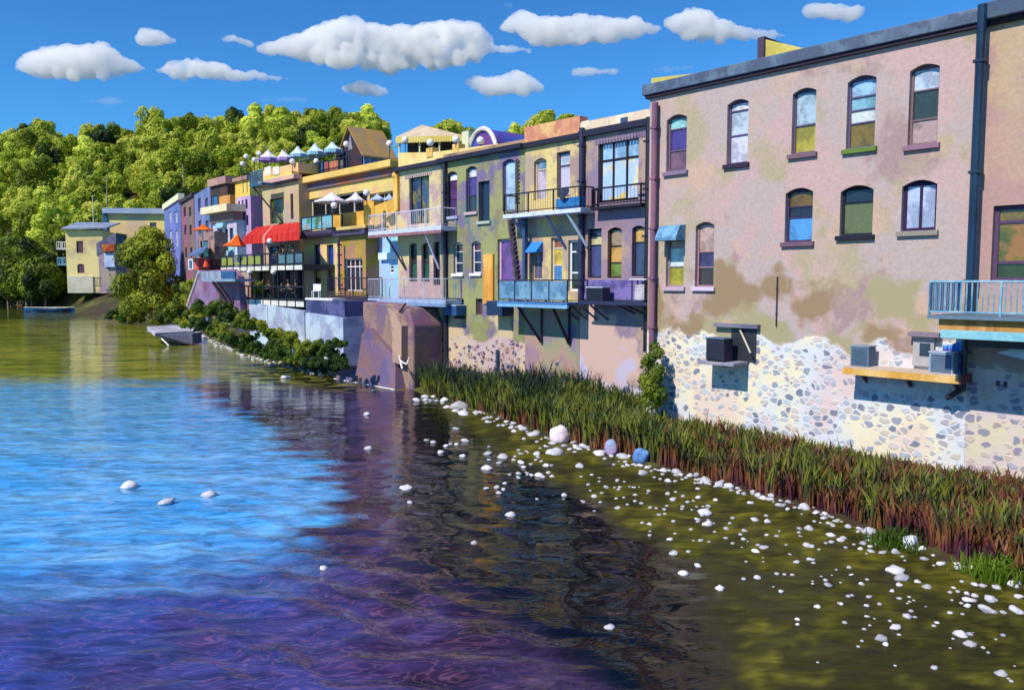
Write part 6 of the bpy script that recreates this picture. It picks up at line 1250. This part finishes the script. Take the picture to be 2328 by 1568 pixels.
# shrub climbing the corner drainpipe
p = BIG.pt(BIG.s(1486, .9), 0, .9); zb = at_Y(1486, 925, p.y).z; bl = [(.25 * math.sin(i * 1.7), .2 * math.cos(i * 2.1), .25 + i * .235, .46 * (1 - .055 * i)) for i in range(10)]
me = leaf_mesh('foliage', bl, 4200, .07, f_bank, 77); b = MB(); b.tube((0, 0, -1), (0, 0, 2.4), .06, .03, n=6); sm_ = bpy.data.meshes.new('stem'); sm_.from_pydata(b.v, [], b.f); sm_.materials.append(bark)
t = thing('ivy_shrub', (p.x, p.y, zb), 'tall narrow dark green shrub at the foot of the pink corner drainpipe', 'shrub')
for nm, mm in (('foliage', me), ('stem', sm_)): o = bpy.data.objects.new(nm, mm); col.objects.link(o); o.parent = t
o = t; t.scale = (.9, .9, 1.0)

# ================================================================ CLOUDS
def cloud_mat(name, dens):
    m = bpy.data.materials.new(name); m.use_nodes = True; nt = m.node_tree; nt.nodes.remove(nt.nodes['Principled BSDF'])
    v_ = nd(nt, 'ShaderNodeVolumeScatter'); v_.inputs['Color'].default_value = (.995, .99, .985, 1); v_.inputs['Density'].default_value = dens; v_.inputs['Anisotropy'].default_value = .1
    nt.links.new(v_.outputs[0], nt.nodes['Material Output'].inputs['Volume']); return m
cmm = cloud_mat('cloud', .06); cmt = cloud_mat('cloud_wisp', .012)
tex = bpy.data.textures.new('billow', 'CLOUDS'); tex.noise_scale = 24; tex.noise_depth = 3
tex2 = bpy.data.textures.new('swell', 'CLOUDS'); tex2.noise_scale = 60; tex2.noise_depth = 1
tex3 = bpy.data.textures.new('fluff', 'CLOUDS'); tex3.noise_scale = 7; tex3.noise_depth = 5
CL = [('broad white cloud low at the left', [(40,150,158),(80,115,170),(130,106,182),(180,104,190),(235,97,180),(275,125,172),(328,155,161)]),
      ('small round cloud above the gap between the two left clouds', [(318,86,92),(340,67,106),(365,76,112),(393,88,96)]),
      ('long tapering cloud second from the left', [(352,158,165),(385,137,177),(450,133,188),(520,150,187),(590,163,184),(657,176,182)]),
      ('tiny cloud wisp just left of the largest cloud', [(508,88,94),(530,78,96),(550,88,104),(572,100,107)]),
      ('largest central double-humped cloud', [(590,108,116),(650,92,132),(710,72,150),(745,50,155),(790,38,160),(840,50,158),(890,68,162),(940,66,166),(990,52,164),(1040,42,162),(1085,58,142),(1125,98,124),(1205,113,118)]),
      ('small flat cloud below the largest cloud', [(770,200,206),(800,188,220),(835,187,226),(885,210,216)]),
      ('peaked cloud below and right of the largest cloud', [(1060,182,192),(1095,172,212),(1140,178,218),(1170,160,218),(1200,176,212),(1230,196,204)]),
      ('long thick cloud right of centre', [(1138,58,66),(1165,34,80),(1200,28,96),(1260,42,108),(1320,32,104),(1380,42,102),(1435,38,96),(1470,52,84),(1505,68,72)]),
      ('cloud with a long right tail above the stucco roof', [(1520,45,62),(1550,24,88),(1590,22,103),(1630,36,100),(1680,60,94),(1730,72,88),(1790,80,84)]),
      ('small bright cloud at the upper right', [(1840,24,34),(1865,12,44),(1900,14,47),(1952,20,42)]),
      ('thin wisp over the yellow-beige building', [(1305,162,168),(1340,155,172),(1400,160,166)]), ('faint thin wisp left of the stucco roof', [(1475,158,163),(1520,153,164),(1570,150,156)]),
      ('faint wisp above the brown house', [(600,226,230),(650,222,231),(692,225,228)]), ('tiny cloud dot at the top edge', [(1143,12,15),(1154,9,19),(1166,12,16)]), ('faint wisp above the hillside at left', [(190,228,233),(240,225,236),(290,228,232)])]
YC = 1500.
for ci, (lb, prof) in enumerate(CL):
    b = MB(); r_ = random.Random(ci); x = prof[0][0]; sc_ = YC / F
    thin = max(c[2] - c[1] for c in prof)
    while x <= prof[-1][0]:
        for (xa, ta, ba), (xb, tb_, bb) in zip(prof, prof[1:]):
            if xa <= x <= xb: u = (x - xa) / (xb - xa); top, bot = ta + (tb_ - ta) * u, ba + (bb - ba) * u
        h = bot - top; r0 = max(2.2, min(h * .5, 17)); n_ = 1 if h < 12 else 3
        rs = [r0] if h < 12 else [r0 * r_.uniform(.55, .8) for _ in range(n_ + int(h / 14))]
        for rr in rs:
            yy = top + rr + max(0, (h - 2 * rr)) * r_.random() ** (1.2); p = at_Y(x + r_.uniform(-3, 3), yy, YC + r_.uniform(-18, 18) * sc_ * (h / 60))
            b.ball(p, rr * sc_, 12, 8, .9)
        x += max(2.0, r0 * .42)
    big = thin > 25
    o = b.build('cloud', cmm, smooth=True); tag(o, lb, 'cloud')
    for ob, extra in ((o, 0.),):
        if thin < 13: ob.data.materials[0] = cmt
        rm = ob.modifiers.new('merge', 'REMESH'); rm.mode = 'VOXEL'; rm.voxel_size = 2.0 if big else 1.1; rm.use_smooth_shade = True
        sm_ = ob.modifiers.new('soften', 'SMOOTH'); sm_.iterations = 30 if big else 5; sm_.factor = .8
        for nm, tx, st_, md in (('swell', tex2, 20, .45), ('billow', tex, 16, .42), ('fluff', tex3, 8, .45)):
            dp = ob.modifiers.new(nm, 'DISPLACE'); dp.texture = tx; dp.strength = st_ * (1 if big else .45); dp.mid_level = md; dp.texture_coords = 'GLOBAL'
        rm = ob.modifiers.new('clean', 'REMESH'); rm.mode = 'VOXEL'; rm.voxel_size = 1.7 if big else 1.0; rm.use_smooth_shade = True
